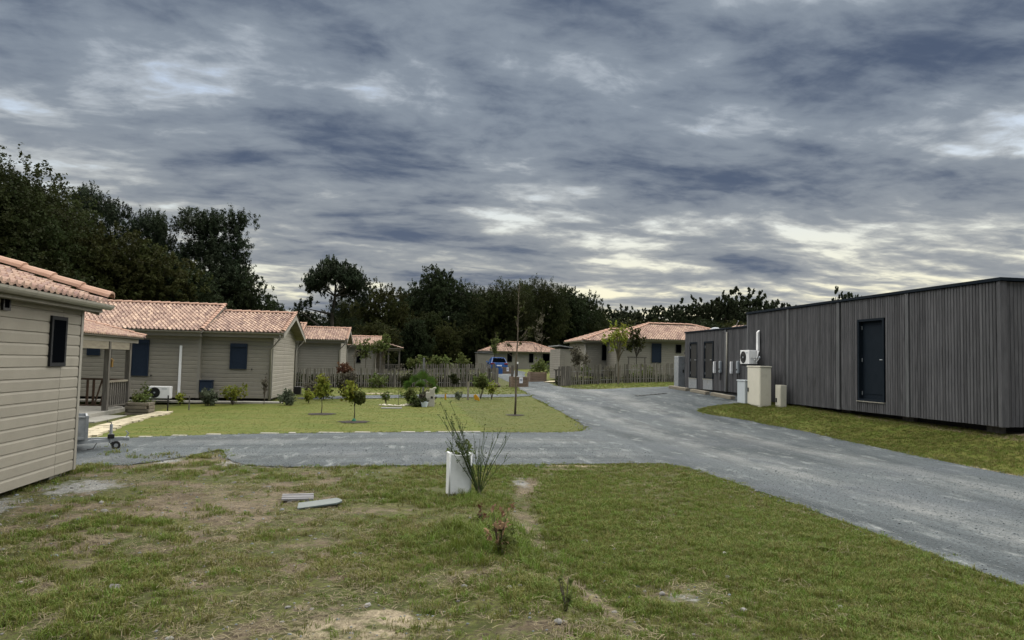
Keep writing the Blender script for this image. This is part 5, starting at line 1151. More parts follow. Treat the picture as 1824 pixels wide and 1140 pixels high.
def proto(kind):
    if kind in PROTO: return PROTO[kind]
    k, s = kind.split('_'); s = int(s)
    if k in ('oak', 'dark', 'olive', 'far'):
        mm = M['leaf_'+k]; bl = [(x*(1+.25*sin(6*z+s)), y, z, a*(.7+.6*abs(sin(31*x))), b, c*(.8+.5*abs(sin(17*y)))) for x, y, z, a, b, c in crown_blobs(100+s*7+len(k), 64, .60, .36, .34, .055, .13, -.8, .45)]+[(0, 0, .60, .27, .27, .30)]+crown_blobs(50+s, 14, .30, .28, .18, .07, .12)
        if s % 2: bl = [(x*(1+.15*(z-.5)), y, z+.04*sin(9*x), a, b, c) for x, y, z, a, b, c in bl]
        n, sz = {'oak': (95000, .0078), 'dark': (30000, .014), 'olive': (26000, .0135), 'far': (8000, .027)}[k]
        cm = leaf_mesh('crown', bl, n, sz, mm, s+3, 1.5, .25, sprig=26, slen=.055)
        tm = limbs('trunk', [(0,0,-.02),(.01,0,.15),(-.01,.01,.35),(.01,0,.6),(0,0,.85)], [.032,.026,.021,.014,.004], [b[:3] for b in bl[::5]], M['bark_ivy'], seed=s)
    elif k == 'edge':      # tree at the wood's edge, leafy to the ground
        mm = M[('leaf_dark', 'leaf_olive', 'leaf_oak')[s % 3]]; bl = [(x*(1+.35*sin(7*z+s)), y*(1+.3*sin(5*z+2*s)), z, a*(.7+.6*abs(sin(31*x))), b, c*(1+.5*abs(sin(17*y)))) for x, y, z, a, b, c in crown_blobs(300+s, 75, .50, .34, .46, .05, .11, -1, .3)]
        cm = leaf_mesh('crown', bl, 20000, .017, mm, s+9, 1.5, .25, sprig=18, slen=.07)
        tm = limbs('trunk', [(0,0,-.02),(.01,0,.3),(0,0,.8)], [.025,.02,.005], [b[:3] for b in bl[::8]], M['bark_ivy'], seed=s)
    elif k == 'pine':
        g = random.Random(s+60); bl = []
        for i in range(95):
            z = g.uniform(.26, .99); rr = (.07+.22*(1-z)**.5+.12*sin(z*8+s)**2)*g.uniform(.4, 1.1); a = g.uniform(0, 6.28); r = g.uniform(.045, .085)
            bl.append((rr*cos(a)+.02*(z-.5)*s, rr*sin(a), z-.02, r*1.25, r*1.3, r*.75))
        cm = leaf_mesh('crown', bl, 60000, .0065, M['leaf_pine'], s, 3.2, .7, .1, .3, sprig=30, slen=.05, sup=1.3)
        tm = limbs('trunk', [(0,0,-.02),(.015,0,.3),(.01*s,.01,.6),(.03*s,0,.95)], [.028,.022,.015,.004], [b[:3] for b in bl[::2]], M['bark_ivy'], seed=s)
    elif k == 'umbrella':
        g = random.Random(8); bl = []
        for i in range(40):
            a = g.uniform(0, 6.28); q = g.random()**.6; r = g.uniform(.05, .085); x = .34*q*cos(a); y = .34*q*sin(a); z = .70+.26*(1-q*q)*g.uniform(.65, 1)
            bl.append((x+.02, y, z, r*1.5, r*1.5, r*.75))
        bl += [(-.36, 0, .56, .085, .08, .045), (-.28, .03, .60, .07, .07, .04), (-.42, .02, .54, .06, .06, .035), (.30, .02, .62, .09, .08, .05)]
        iv = [(.0, 0, z, .045, .045, .06) for z in (.2, .28, .36, .44, .52, .58)]
        cm = leaf_mesh('crown', bl+iv, 26000, .0095, M['leaf_pine'], 5, 3., .7, .2, .35, sprig=22, slen=.045, sup=.9)
        tm = limbs('trunk', [(0,0,-.02),(.0,0,.3),(-.01,0,.5),(.015,0,.66),(.02,0,.85)], [.026,.022,.02,.015,.005], [b[:3] for b in bl[::3]]+[(-.36, 0, .55), (-.42, 0, .53)], M['bark_ivy'], seed=4)
    PROTO[kind] = (tm, cm); return PROTO[kind]
def tree(kind, px, top, Y, width, label, name='broadleaf_tree', group=None, cat='tree', lean=0):
    """width: crown width in metres; the height follows from the top of the crown"""
    p = at(px, top, Y); z = hz(p.x, Y)-.1; hgt = p.z-z; tm, cm = proto(kind)
    r = empty(name, (p.x, Y, z), label, cat, group, rz=random.uniform(0, 6.28) if not lean else 0)
    sw = width/(.92 if kind[:4] != 'pine' else .75)
    for nm, me in (('trunk', tm), ('crown', cm)):
        o = link(nm, me, r); o.scale = (sw, sw, hgt)
    return r
# left wood, near and tall
G1 = 'trees of the left wood'
tree('oak_1', 5, 262, 44, 12, 'big dark oak rising highest at the left edge behind the nearest cabin', 'oak_tree')
tree('oak_2', -120, 280, 46, 13, 'dark oak cut off by the left edge of the picture', 'oak_tree')
tree('dark_1', 90, 335, 50, 8.5, 'dark leafy tree on the right shoulder of the big oak', 'broadleaf_tree')
tree('pine_1', 178, 343, 60, 6.2, 'dark pine with a rounded head next to the big oak', 'pine_tree')
tree('pine_2', 268, 384, 60, 6.0, 'dark pine with a low ragged head between two taller pines', 'pine_tree')
tree('pine_3', 388, 380, 58, 8.2, 'tall spreading pine with open branches, rightmost of the left wood', 'pine_tree')
tree('olive_1', 165, 392, 47, 8.4, 'olive green round tree before the pines, above the first tiled roof', 'broadleaf_tree')
tree('olive_2', 272, 422, 48, 7.6, 'olive green round tree before the pines, right of its twin', 'broadleaf_tree')
tree('dark_2', 345, 470, 50, 6, 'dark bushy tree low under the spreading pine', 'broadleaf_tree')
tree('dark_3', 412, 474, 57, 6, 'dark rounded tree below the right side of the spreading pine', 'broadleaf_tree')
tree('edge_2', 60, 440, 40, 7, 'dark green thicket tree behind the nearest tiled roof', 'broadleaf_tree')
for px, top, Y, w in ((-20, 350, 56, 9), (215, 450, 54, 7), (320, 460, 60, 7), (120, 420, 58, 8), (440, 520, 66, 5)): tree('edge_%d' % (px % 3), px, top, Y, w, 'dark tree filling the depth of the left wood', group=G1)
# umbrella pine and central wood
tree('umbrella_1', 597, 458, 84, 8.6, 'umbrella pine with a flat dome crown standing above the houses', 'umbrella_pine', lean=1)
tree('dark_2', 492, 533, 92, 5.2, 'small dark tree in the gap left of the umbrella pine', 'broadleaf_tree')
tree('olive_1', 676, 502, 92, 8.6, 'olive green tree directly right of the umbrella pine', 'broadleaf_tree')
tree('dark_1', 790, 472, 100, 9.5, 'tall dark tree with a knobbly top, highest of the central wood', 'broadleaf_tree')
tree('oak_1', 902, 496, 96, 10, 'broad dark oak behind the bare sapling at the centre', 'oak_tree')
tree('olive_2', 668, 570, 78, 7, 'low olive tree in front of the central wood, near the small porch', 'broadleaf_tree')
G2 = 'trees of the central wood'
for i, (px, top, Y, w) in enumerate(((545, 548, 88, 7), (625, 522, 96, 7), (727, 512, 100, 7.5), (752, 498, 104, 7), (845, 503, 104, 8.5), (868, 520, 98, 6.5), (942, 500, 104, 8), (968, 492, 100, 8.5), (1012, 506, 104, 8.5), (1048, 520, 108, 6.5), (1065, 542, 112, 4.5))):
    tree(('dark_%d', 'oak_%d', 'dark_%d')[i % 3] % (1+i % 2), px, top, Y, w, 'dark broadleaf tree in the wood behind the houses', group=G2)
for i, (px, top, Y, w) in enumerate(((470, 565, 84, 6), (520, 575, 82, 6), (585, 570, 86, 6), (630, 575, 84, 6), (715, 560, 88, 7), (765, 560, 90, 7), (815, 570, 92, 7), (860, 560, 97, 7), (915, 560, 101, 7), (965, 565, 101, 7), (1010, 570, 102, 7), (1055, 575, 102, 7), (740, 580, 84, 6), (800, 578, 86, 6), (840, 582, 90, 6), (700, 585, 84, 5.5))):
    tree('edge_%d' % (i % 6), px, top-(i*11) % 23, Y+4, w*.85, 'leafy tree at the foot of the dark central wood', group='edge trees of the central wood')
# right far wood
G3 = 'trees of the far right wood'
for i, (px, top, w) in enumerate(((1090, 541, 9), (1118, 540, 9), (1150, 548, 8), (1172, 545, 9), (1205, 532, 10), (1245, 524, 9), (1278, 530, 9), (1345, 524, 9), (1368, 524, 9), (1395, 534, 9), (1425, 545, 9), (1462, 552, 9), (1500, 555, 9), (1560, 560, 10), (1640, 560, 11))):
    tree('far_%d' % (1+i % 4), px, top, 135+(i*7) % 17, w, 'distant dark tree in the wood beyond the slatted building', group=G3)
tree('far_2', 1292, 514, 132, 9.5, 'pointed dark tree standing highest in the far right wood', 'broadleaf_tree')
tree('far_3', 1335, 515, 138, 12, 'broad dark tree next to the pointed one in the far right wood', 'broadleaf_tree')
for i, px in enumerate((1075, 1130, 1190, 1250, 1320, 1400, 1480)): tree('edge_%d' % (i % 6), px, 565+(i*5) % 12, 120, 13, 'leafy tree along the foot of the far right wood', group='edge trees of the far right wood')
tree('olive_2', 1164, 566, 66, 3.2, 'yellowish green bush-like tree above the roof of the hipped house', 'broadleaf_tree')
tree('far_1', 1507, 509, 62, 4.0, 'lone thin-topped tree peeping over the slatted building roof', 'broadleaf_tree')
def undergrowth():
    g = np.random.default_rng(5); bl = []
    for px in range(440, 1080, 14):
        Y = 93+8*np.interp(px, [440, 700, 1080], [-.8, 0, 1.6])+g.normal(); p = at(px, 640, Y); bl.append((p.x, Y, hz(p.x, Y)+1.6, 1.7, 1.5, 2.4))
    for px in range(-60, 470, 18):
        Y = 62; p = at(px, 600, Y); bl.append((p.x, Y, 2.0, 1.5, 1.2, 2.6))
    for px in range(1060, 1700, 14):
        Y = 128; p = at(px, 620, Y); bl.append((p.x, Y, 2.6, 2.2, 1.8, 3.2))
    tag(link('undergrowth', leaf_mesh('undergrowth', bl, 26000, .42, M['leaf_dark'], 4, 1.5, .3)), kind='stuff')
undergrowth()
def fence_weeds():
    g = np.random.default_rng(8); bl = []
    for x in np.arange(-5.6, 5.3, .28): bl.append((x, 40.6+g.uniform(.35, .9), hz(x, 41)+.28, .3, .25, g.uniform(.3, .6)))
    for x in np.arange(9.2, 16.8, .3): bl.append((x, 40.6+g.uniform(.5, 1.2), hz(x, 41)+.15, .3, .25, g.uniform(.16, .36)))
    tag(link('weeds', leaf_mesh('weeds', bl, 16000, .07, M['leaf_oak'], 4, 2.2, .3, .1)), kind='stuff')
fence_weeds()

def plant(name, x, y, hh, label, cat, m, blobs, n, size, stems, sm='bark', sr=.012, aspect=1.6, seed=0, group=None, droop=.2, up=.3, shell=.2):
    """small tree or shrub: blobs and stems in metres relative to the foot"""
    z = hz(x, y)-.02; r = empty(name, (x, y, z), label, cat, group)
    b = MB()
    for s in stems: b.tube(s, [sr*(1-.75*i/(len(s)-1)) for i in range(len(s))], 6)
    if stems: link('trunk' if cat == 'tree' else 'stem', b.mesh('stem', M[sm]), r)
    if n: link('crown' if cat == 'tree' else 'foliage', leaf_mesh('foliage', blobs, int(n*1.15), size*.92, M[m], seed, aspect, up, shell, .5, droop, sprig=7, slen=size*2.6, sup=.5), r)
    return r
def rblobs(seed, n, c, R_, r0, r1):
    g = random.Random(seed); o = []
    for i in range(n):
        d = Vector((g.gauss(0, 1), g.gauss(0, 1), g.gauss(0, 1))).normalized()*g.uniform(.2, 1); r = g.uniform(r0, r1)
        o.append((c[0]+d.x*R_[0], c[1]+d.y*R_[1], c[2]+d.z*R_[2], r, r, r))
    return o
def fan(seed, n, z0, hh, spread, k=3):
    g = random.Random(seed); o = []
    for i in range(n):
        a = g.uniform(0, 6.28); q = spread*g.uniform(.3, 1); H_ = hh*g.uniform(.7, 1); o.append([(q*cos(a)*t**1.4, q*sin(a)*t**1.4, z0+(H_-z0)*t) for t in np.linspace(0, 1, k+1)])
    return o
# two small lawn trees on soil discs
for i, (x, y, hh, rx, lb, m, seed) in enumerate(((-2.25, 22.54, 1.22, .15, 'small slim yellow-green tree on a dark soil ring, farther of the two lawn trees', 'leaf_yg', 3), (-1.14, 19.97, 1.12, .23, 'small half yellow, half dark leaved tree on a soil ring, nearer lawn tree', 'leaf_yg', 4))):
    bl = rblobs(seed, 16, (-.11*i, 0, hh*(.70+.05*i)), (rx*.8, rx*.8, hh*.27), .05, .10)
    t = plant('young_tree', x, y, hh, lb, 'tree', m, bl, 900 if i == 0 else 620, .055, [[(0,0,0), (.015,0,.25), (.0,.01,.55), (0,0,hh*.9)]]+fan(seed, 7, hh*.4, hh*.9, rx), 'bark_ivy', .018, 1.7, seed)
    if i == 1:
        dk = [b for b in rblobs(9, 16, (.10, 0, hh*.60), (.14, .16, hh*.25), .06, .10)]
        link('dark_leaves', leaf_mesh('dark_leaves', dk, 850, .06, M['leaf_mid'], 8, 1.7, .3, .2, .5, .2), t)
        MB().tube([(x, y, hz(x, y)), (x, y, hz(x, y)+.05), (x, y, hz(x, y)+.10)], [.075, .06, .03], 10).build('guard', mat('green_guard', (.01, .12, .06), rough=.6), t)
    sv = [(x+.42*(.8+.3*random.random())*cos(a), y+.42*(.8+.3*random.random())*sin(a)) for a in np.linspace(0, 2*pi, 22)[:-1]]
    so = MB().add([(a, b, hz(a, b)+.012) for a, b in sv]+[(x, y, hz(x, y)+.04)], [(k, (k+1) % 21, 21) for k in range(21)]).build('soil_ring', M['soil'])
    tag(so, ('dark soil ring under the farther lawn tree', 'dark soil ring under the nearer lawn tree')[i], 'soil ring')
SH = [ # name, x, y, h, rx, material, leaf count, leaf size, label, stems
 ('shrub', -7.42, 26.75, .42, .13, 'leaf_yg', 320, .05, 'small yellow-green shrub left of the white heat pump'),
 ('shrub', -6.42, 26.4, .48, .27, 'leaf_grey', 1500, .045, 'round grey-green shrub before the navy meter box'),
 ('shrub', -3.80, 26.4, .50, .26, 'leaf_grey', 1500, .045, 'round grey-green shrub at the front corner of the second house'),
 ('shrub', -3.22, 27.6, .55, .16, 'leaf_yg', 420, .055, 'small yellow-green shrub beside the gravel path, right of the house corner'),
 ('shrub', -2.9, 29.6, .75, .35, 'leaf_mid', 700, .06, 'leafy shrub at the left end of the path by the house wall'),
 ('shrub', -3.3, 30.8, .6, .5, 'leaf_bare', 800, .06, 'brownish low shrub in the bed beside the second house'),
 ('shrub', -2.1, 31, .8, .5, 'leaf_oak', 900, .06, 'dark low shrub in the bed before the paling fence'),
 ('shrub', 1.02, 26.7, .52, .28, 'leaf_bare', 700, .05, 'brownish shrub behind the pale stone block'),
 ('shrub', .45, 26.6, .62, .30, 'leaf_mid', 1100, .05, 'bushy green shrub on the left of the fan palm'),
 ('shrub', -.42, 26.9, .55, .16, 'leaf_mid', 260, .05, 'thin twiggy shrub at the left end of the white stones'),
 ('shrub', 2.38, 29.4, .34, .14, 'leaf_grey', 320, .045, 'small dark grey-green shrub between the two yellow markers'),
 ('shrub', 2.9, 38.6, 1.0, .17, 'leaf_oak', 900, .06, 'dark conical shrub against the long paling fence'),
 ('shrub', .35, 39.8, .9, .35, 'leaf_oak', 600, .07, 'dark shrub against the middle of the paling fence'),
 ('shrub', 1.9, 39.6, .6, .4, 'leaf_mid', 500, .06, 'low green growth along the paling fence'),
 ('shrub', -1.0, 39.9, .7, .6, 'leaf_mid', 700, .07, 'loose green weeds along the left part of the paling fence'),
 ('shrub', .8, 25.95, .22, .3, 'leaf_oak', 600, .045, 'low dark green plant among the white stones'),
 ('shrub', -7.75, 23.6, .62, .22, 'leaf_mid', 420, .05, 'plants growing in the timber log planter'),
 ('shrub', -7.95, 24.6, .8, .3, 'leaf_mid', 380, .06, 'leafy plant in the shade behind the log planter'),
 ('shrub', 13.2, 45, 1.0, .45, 'leaf_bare', 500, .07, 'brownish round shrub before the corner of the hipped house'),
 ('shrub', 12.2, 47.5, .8, .5, 'leaf_mid', 400, .08, 'low garden shrub behind the right paling fence'),
 ('shrub', 15.5, 44.5, .6, .9, 'leaf_mid', 700, .08, 'low weeds along the base of the hipped house'),
 ('shrub', 12.0, 62, 1.1, .9, 'leaf_mid', 900, .10, 'green garden shrub on the verge before the farthest house'),
 ('shrub', 13.8, 64, 1.0, .9, 'leaf_grey', 700, .10, 'greyish garden shrub on the verge right of the black lamp'),
]
for i, (nm, x, y, hh, rx, m, n, sz, lb) in enumerate(SH):
    plant(nm, x, y, hh, lb, 'shrub', m, rblobs(20+i, 9, (0, 0, hh*.55), (rx*.75, rx*.75, hh*.36), rx*.3, rx*.5), n, sz, fan(i, 7, 0, hh*.85, rx*.8), seed=30+i)
# airy and upright plants
plant('shrub', -5.7, 26.8, .62, 'airy yellow-green shrub with separate upright sprays under the navy window', 'shrub', 'leaf_yg', [(q[-1][0]*t, q[-1][1]*t, q[-1][2]*t, .055, .055, .09) for q in fan(77, 12, 0, .62, .42) for t in (.6, .8, 1)], 900, .045, fan(77, 12, 0, .6, .42), seed=5)
plant('sapling', -4.62, 26.65, 1.15, 'thin nearly bare upright sapling before the second house wall', 'sapling', 'leaf_bare', rblobs(61, 14, (0, 0, .72), (.09, .09, .40), .03, .05), 170, .045, [[(0,0,0), (.01,0,.5), (0,0,1.1)]]+fan(62, 8, .25, 1.05, .13), 'bark', .014, seed=6)
plant('shrub', -1.95, 28.6, 1.35, 'tall bare-stemmed shrub with grey-brown leaves by the path', 'shrub', 'leaf_bare', rblobs(63, 16, (0, 0, .85), (.25, .25, .3), .06, .11), 900, .05, fan(64, 14, 0, 1.15, .3), 'bark', .012, seed=7)
plant('shrub', -2.0, 29.3, 1.55, 'red-leaved shrub rising above the paling fence', 'shrub', 'leaf_red', rblobs(65, 12, (-.12, 0, 1.25), (.22, .2, .18), .06, .11), 600, .06, fan(66, 8, 0, 1.35, .25), 'bark', .012, seed=8)
plant('sapling', -1.72, 29.2, 2.0, 'bare thin stem above the red-leaved shrub', 'sapling', 'leaf_bare', rblobs(67, 8, (0, 0, 1.75), (.10, .1, .25), .04, .06), 60, .06, [[(0,0,0), (.02,0,1), (0,0,1.95)]]+fan(68, 4, 1.3, 1.9, .16), 'bark', .012, seed=9)
plant('sapling', .02, 26.4, 1.6, 'very thin bare pole-like sapling in the palm bed', 'sapling', 'leaf_bare', [(0, 0, 1.3, .05, .05, .2)], 30, .05, [[(0,0,0), (.0,0,.8), (.01,0,1.7)]], 'bark', .010, seed=10)
plant('bush', 3.35, 29.9, .95, 'loose olive green bush beside the wooden stake before the fence', 'bush', 'leaf_mid', rblobs(69, 18, (.05, 0, .72), (.42, .35, .26), .09, .15), 1900, .05, fan(70, 9, 0, .8, .4), 'bark', .012, seed=11)
plant('shrub', 3.75, 29.5, .7, 'yellow-green shrub at the right side of the loose bush', 'shrub', 'leaf_yg', rblobs(71, 9, (0, 0, .40), (.18, .15, .22), .06, .1), 380, .05, fan(72, 6, 0, .6, .2), seed=12)
for i, (x, y, hh, lb) in enumerate(((-2.5, 56, 3.2, 'slender green tree at the left of the small porch'), (-1.3, 56, 3.3, 'slender green tree just right of its twin by the small porch'))):
    plant('young_tree', x, y, hh, lb, 'tree', 'leaf_mid', rblobs(80+i, 22, (0, 0, hh*.74), (.75, .5, .75), .10, .22), 900, .10, [[(0,0,0), (.02,0,hh*.5), (0,0,hh*.95)]]+fan(82+i, 7, hh*.5, hh*.9, .5), 'bark', .03, seed=13+i)
for i, (x, y, w, lb) in enumerate(((1.5, 62, 1.6, 'bright green bushes showing over the fence right of the small porch'), (3.4, 62, 1.2, 'taller light green bush over the middle of the long fence'), (5.2, 60, .7, 'small pale green bush over the fence near the dark wood'))):
    plant('bush', x, y, 2.2, lb, 'bush', 'leaf_mid', rblobs(90+i, 22, (0, 0, .9), (w*.9, .6, .85), .12, .30), 1500, .12, fan(92+i, 5, 0, 1.4, .5), seed=15+i)
# bare sapling in the middle of the lawn
def big_sapling():
    g = random.Random(5); st = [[(0,0,0), (.01,0,.6), (-.01,0,1.5), (.03,0,2.4), (.02,0,3.3), (.05,0,4.25)]]
    br = []
    for i in range(16):
        z = g.uniform(1.7, 4.0); a = g.uniform(0, 6.28); ln = g.uniform(.2, .6)*(1-.45*(z-1.7)/2.5); br.append([(0.015, 0, z), (ln*.55*cos(a), ln*.55*sin(a), z+ln*.35), (ln*cos(a), ln*sin(a), z+ln*.8)])
        if ln > .35:
            for q in (.5, .75): br.append([(ln*.55*q*2*.7*cos(a), ln*.55*q*2*.7*sin(a), z+ln*.45*q*1.3), (ln*(.5+q*.4)*cos(a+.5), ln*(.5+q*.4)*sin(a+.5), z+ln*(.6+q*.4))])
    x, y = 3.6, 22.45; z = hz(x, y)-.02; r = empty('bare_sapling', (x, y, z), 'tall thin nearly leafless sapling standing alone on the lawn at the centre', 'tree')
    t = MB(); t.tube(st[0], [.036, .031, .026, .019, .011, .004], 9); t.build('trunk', M['bark_pale'], r, smooth=True, local=True)
    b = MB()
    for q in br: b.tube(q, [.006, .004, .0015][:len(q)], 5)
    b.build('branches', M['bark_pale'], r, local=True)
    link('crown', leaf_mesh('crown', [(q[-1][0], q[-1][1], q[-1][2], .08, .08, .08) for q in br], 170, .06, M['leaf_olive'], 3, 1.7, .3, .1, .4, .3), r)
    sv = [(x+.3*(.8+.3*random.random())*cos(a), y+.3*(.8+.3*random.random())*sin(a)) for a in np.linspace(0, 2*pi, 18)[:-1]]
    tag(MB().add([(a, b_, hz(a, b_)+.012) for a, b_ in sv]+[(x, y, hz(x, y)+.03)], [(k, (k+1) % 17, 17) for k in range(17)]).build('soil_ring', M['soil']), 'sparse brown soil ring at the foot of the bare sapling', 'soil ring')
big_sapling()
# young trees on the right verge and down the road
plant('young_tree', 12.05, 39.3, 3.6, 'young tree with a light yellow-green crown before the right paling fence', 'tree', 'leaf_yg', rblobs(110, 22, (-.1, 0, 2.55), (.75, .6, .95), .12, .24), 900, .085, [[(0,0,0), (.02,0,.9), (-.05,0,1.8), (-.1,0,3.2)]]+fan(111, 12, 1.3, 3.3, .8), 'bark_pale', .045, seed=20)
plant('young_tree', 14.1, 42.3, 3.2, 'young dark-leaved tree tied to a cross stake behind the right fence', 'tree', 'leaf_olive', rblobs(112, 16, (0, 0, 2.5), (.7, .5, .8), .14, .24), 650, .10, [[(0,0,0), (.0,0,1.4), (.02,0,3.0)]]+fan(113, 9, 1.5, 3.1, .7), 'bark_ivy', .03, seed=21)
cs = MB().bx(13.55, 14.75, 42.35, 42.40, 2.15, 2.22).bx(13.6, 13.66, 42.34, 42.41, .6, 2.15).bx(14.62, 14.68, 42.34, 42.41, .6, 2.15).build('cross_stake', M['post']); tag(cs, 'timber cross stake holding the dark-leaved young tree', 'stake')
plant('young_tree', 10.7, 43.2, 2.3, 'loose pale bush-like young tree at the left end of the right fence', 'tree', 'leaf_bare', rblobs(114, 16, (0, 0, 1.4), (.6, .5, .7), .12, .22), 1100, .075, fan(115, 8, 0, 2.0, .5), 'bark', .02, seed=22)
plant('young_tree', 10.4, 80, 4.6, 'slim light green tree rising behind the blue car', 'tree', 'leaf_mid', rblobs(116, 20, (0, 0, 3.0), (.45, .4, 1.6), .12, .25), 600, .12, [[(0,0,0), (0,0,2), (0,0,4.4)]]+fan(117, 6, 1.5, 4, .5), 'bark', .04, seed=23)
for i, (px, Y, top) in enumerate(((966, 64, 545), (957, 70, 560))):
    p = at(px, top, Y); hh = p.z-hz(p.x, Y)
    plant('sapling', p.x, Y, hh, ('tall bare twiggy sapling left of the shed down the road', 'second bare sapling behind, closer to the farthest house')[i], 'sapling', 'leaf_bare', rblobs(120+i, 10, (0, 0, hh*.7), (.5, .5, hh*.25), .15, .3), 200, .08, [[(0,0,0), (.03,0,hh*.5), (0,0,hh)]]+[[(0,0,z_), (dx_*.6, dy_, z_+.35), (dx_, dy_, z_+.9)] for z_, dx_, dy_ in ((1.6,.5,0),(2.2,-.5,.1),(2.8,.35,0),(3.2,-.3,0),(1.9,-.2,.4))], 'bark', .022, seed=24+i)
# fan palm
def fan_palm():
    x, y = .80, 26.6; z = hz(x, y)-.03; r = empty('fan_palm', (x, y, z), 'small fan palm with upright green fronds beside the pale stone block', 'palm')
    MB().tube([(0,0,0), (.0,0,.2), (.01,0,.45)], [.075, .085, .06], 9).build('trunk', M['bark_ivy'], r, local=True)
    g = random.Random(3)
    for i, (ax, el, ln, rr) in enumerate(((0.1, 86, .55, .36), (2.6, 62, .5, .30), (.5, 52, .55, .28), (3.4, 35, .5, .28), (-.4, 22, .5, .26), (4.6, 40, .45, .28), (1.6, 45, .45, .28))):
        d = Vector((cos(ax)*cos(R(el)), sin(ax)*cos(R(el))*.8, sin(R(el)))); b0 = Vector((.01, 0, .42)); hub = b0+d*ln
        s = d.cross(Vector((.2, 1, .1))).normalized() if abs(d.y) < .8 else d.cross(Vector((1,0,0))).normalized()
        mb = MB(); mb.tube([b0, hub], [.010, .006], 5)
        for k in range(17):
            a = (k-8)/8*1.25; q = (d*cos(a)+s*sin(a)).normalized(); w = (s*cos(a)-d*sin(a)).normalized()*.026; L_ = rr*1.15*(1-.25*abs(a)/1.25); tip = hub+q*L_+Vector((0,0,-.03*abs(a)))
            mb.add([hub-w*.4, hub+q*L_*.5-w, tip, hub+q*L_*.5+w], [(0,1,2,3)], g.uniform(.2, .8))
        mb.build('frond', M['leaf_palm'], r, local=True)
fan_palm()
# broom plant beside the white pedestal
def broom():
    x, y = 1.02, 9.05; z = hz(x, y)-.02; r = empty('broom_bush', (x, y, z), 'wispy green broom bush with thin upright stems beside the white pedestal', 'bush')
    g = random.Random(12); b = MB(); lv = []
    main = [(-.44, 1.20, 4), (-.38, 1.05, 4), (-.30, .85, 2), (-.06, .86, 2), (.02, .70, 1), (.12, .95, 2), (.22, .95, 2), (.34, .78, 2), (.10, .55, 1), (-.18, .55, 2), (-.52, .70, 1), (.40, .62, 1)]
    for tx, hh, n in main:
        for j in range(n):
            ex = tx+g.gauss(0, .045); H_ = hh*g.uniform(.78, 1.03); ey = g.gauss(0, .10); bend = g.uniform(1.0, 1.5)
            pts = [(ex*t**bend+.006*sin(8*t+j), ey*t, H_*t) for t in np.linspace(0, 1, 7)]
            b.tube(pts, [.0052*(1-.75*t)+.0006 for t in np.linspace(0, 1, 7)], 5, g.uniform(.2, .8), cap=False)
            for s in range(3 if tx > -.3 else 5):
                t = g.uniform(.3, .95); i = min(5, int(t*6)); p = Vector(pts[i]); q = p+Vector((g.gauss(0, .03)+ex*.08, g.gauss(0, .03), g.uniform(.08, .2))); b.tube([p, p.lerp(q, .5)+Vector((g.gauss(0, .008), 0, 0)), q], [.0028, .002, .0006], 4, g.uniform(.2, .8), cap=False)
                for u in np.linspace(.2, 1, 4): c = p.lerp(q, u); lv.append((c.x, c.y, c.z, .014, .014, .018))
            if tx < -.3:
                for t in np.linspace(.5, 1, 9): i = min(6, int(t*6)); lv.append((*pts[i], .022, .022, .03))
    b.build('stems', M['broom'], r, local=True)
    link('foliage', leaf_mesh('foliage', lv, 1500, .0085, M['broom'], 3, 2.4, .4, .1, .5), r)
    MB().tube([(0,0,0), (.0,0,.08), (.01,0,.14)], [.03, .024, .012], 8).build('stump', M['bark'], r, local=True)
broom()
# seedling weeds inside the pedestal
plant('weed', .78, 9.19, .1, 'green weeds growing out of the top of the white pedestal', 'weed', 'leaf_mid', [(a, 0, .55+.04*random.random(), .05, .05, .045) for a in (-.07, -.03, .02, .06, .09)], 130, .028, [[(0,0,.4), (0,0,.56)], [(.05,0,.4), (.06,0,.58)]], 'bark', .004, seed=31)
def dead_plant(x, y, hh, label, seed, m, n, sz):
    g = random.Random(seed); st = fan(seed, 6, 0, hh, hh*.26); bl = [(p[0], p[1], p[2], .03, .03, .04) for s in st for p in s[1:]]+[(q[0]+g.gauss(0, .03), q[1]+g.gauss(0, .03), q[2]*g.uniform(.6, 1), .028, .028, .035) for s in st for q in s[2:]]
    return plant('dead_plant', x, y, hh, label, 'plant', m, bl, int(n*.6), sz, st, 'bark', .006, 2.0, seed, droop=.5)
plant('weed', .90, 6.14, .2, 'fresh green sprigs round the foot of the withered shrub', 'weed', 'leaf_mid', rblobs(140, 10, (0, 0, .14), (.12, .1, .10), .03, .05), 130, .03, fan(141, 6, 0, .22, .12), 'bark', .004, seed=44)
dead_plant(.87, 6.12, .42, 'withered small shrub with dry reddish brown leaves in the foreground grass', 41, 'leaf_dead', 190, .026)
dead_plant(.83, 7.2, .15, 'dark brown dried plant just behind the withered shrub', 42, 'leaf_red', 150, .02)
dead_plant(1.12, 4.72, .24, 'scraggly small plant with a few green leaves nearest the camera', 43, 'leaf_mid', 90, .024)

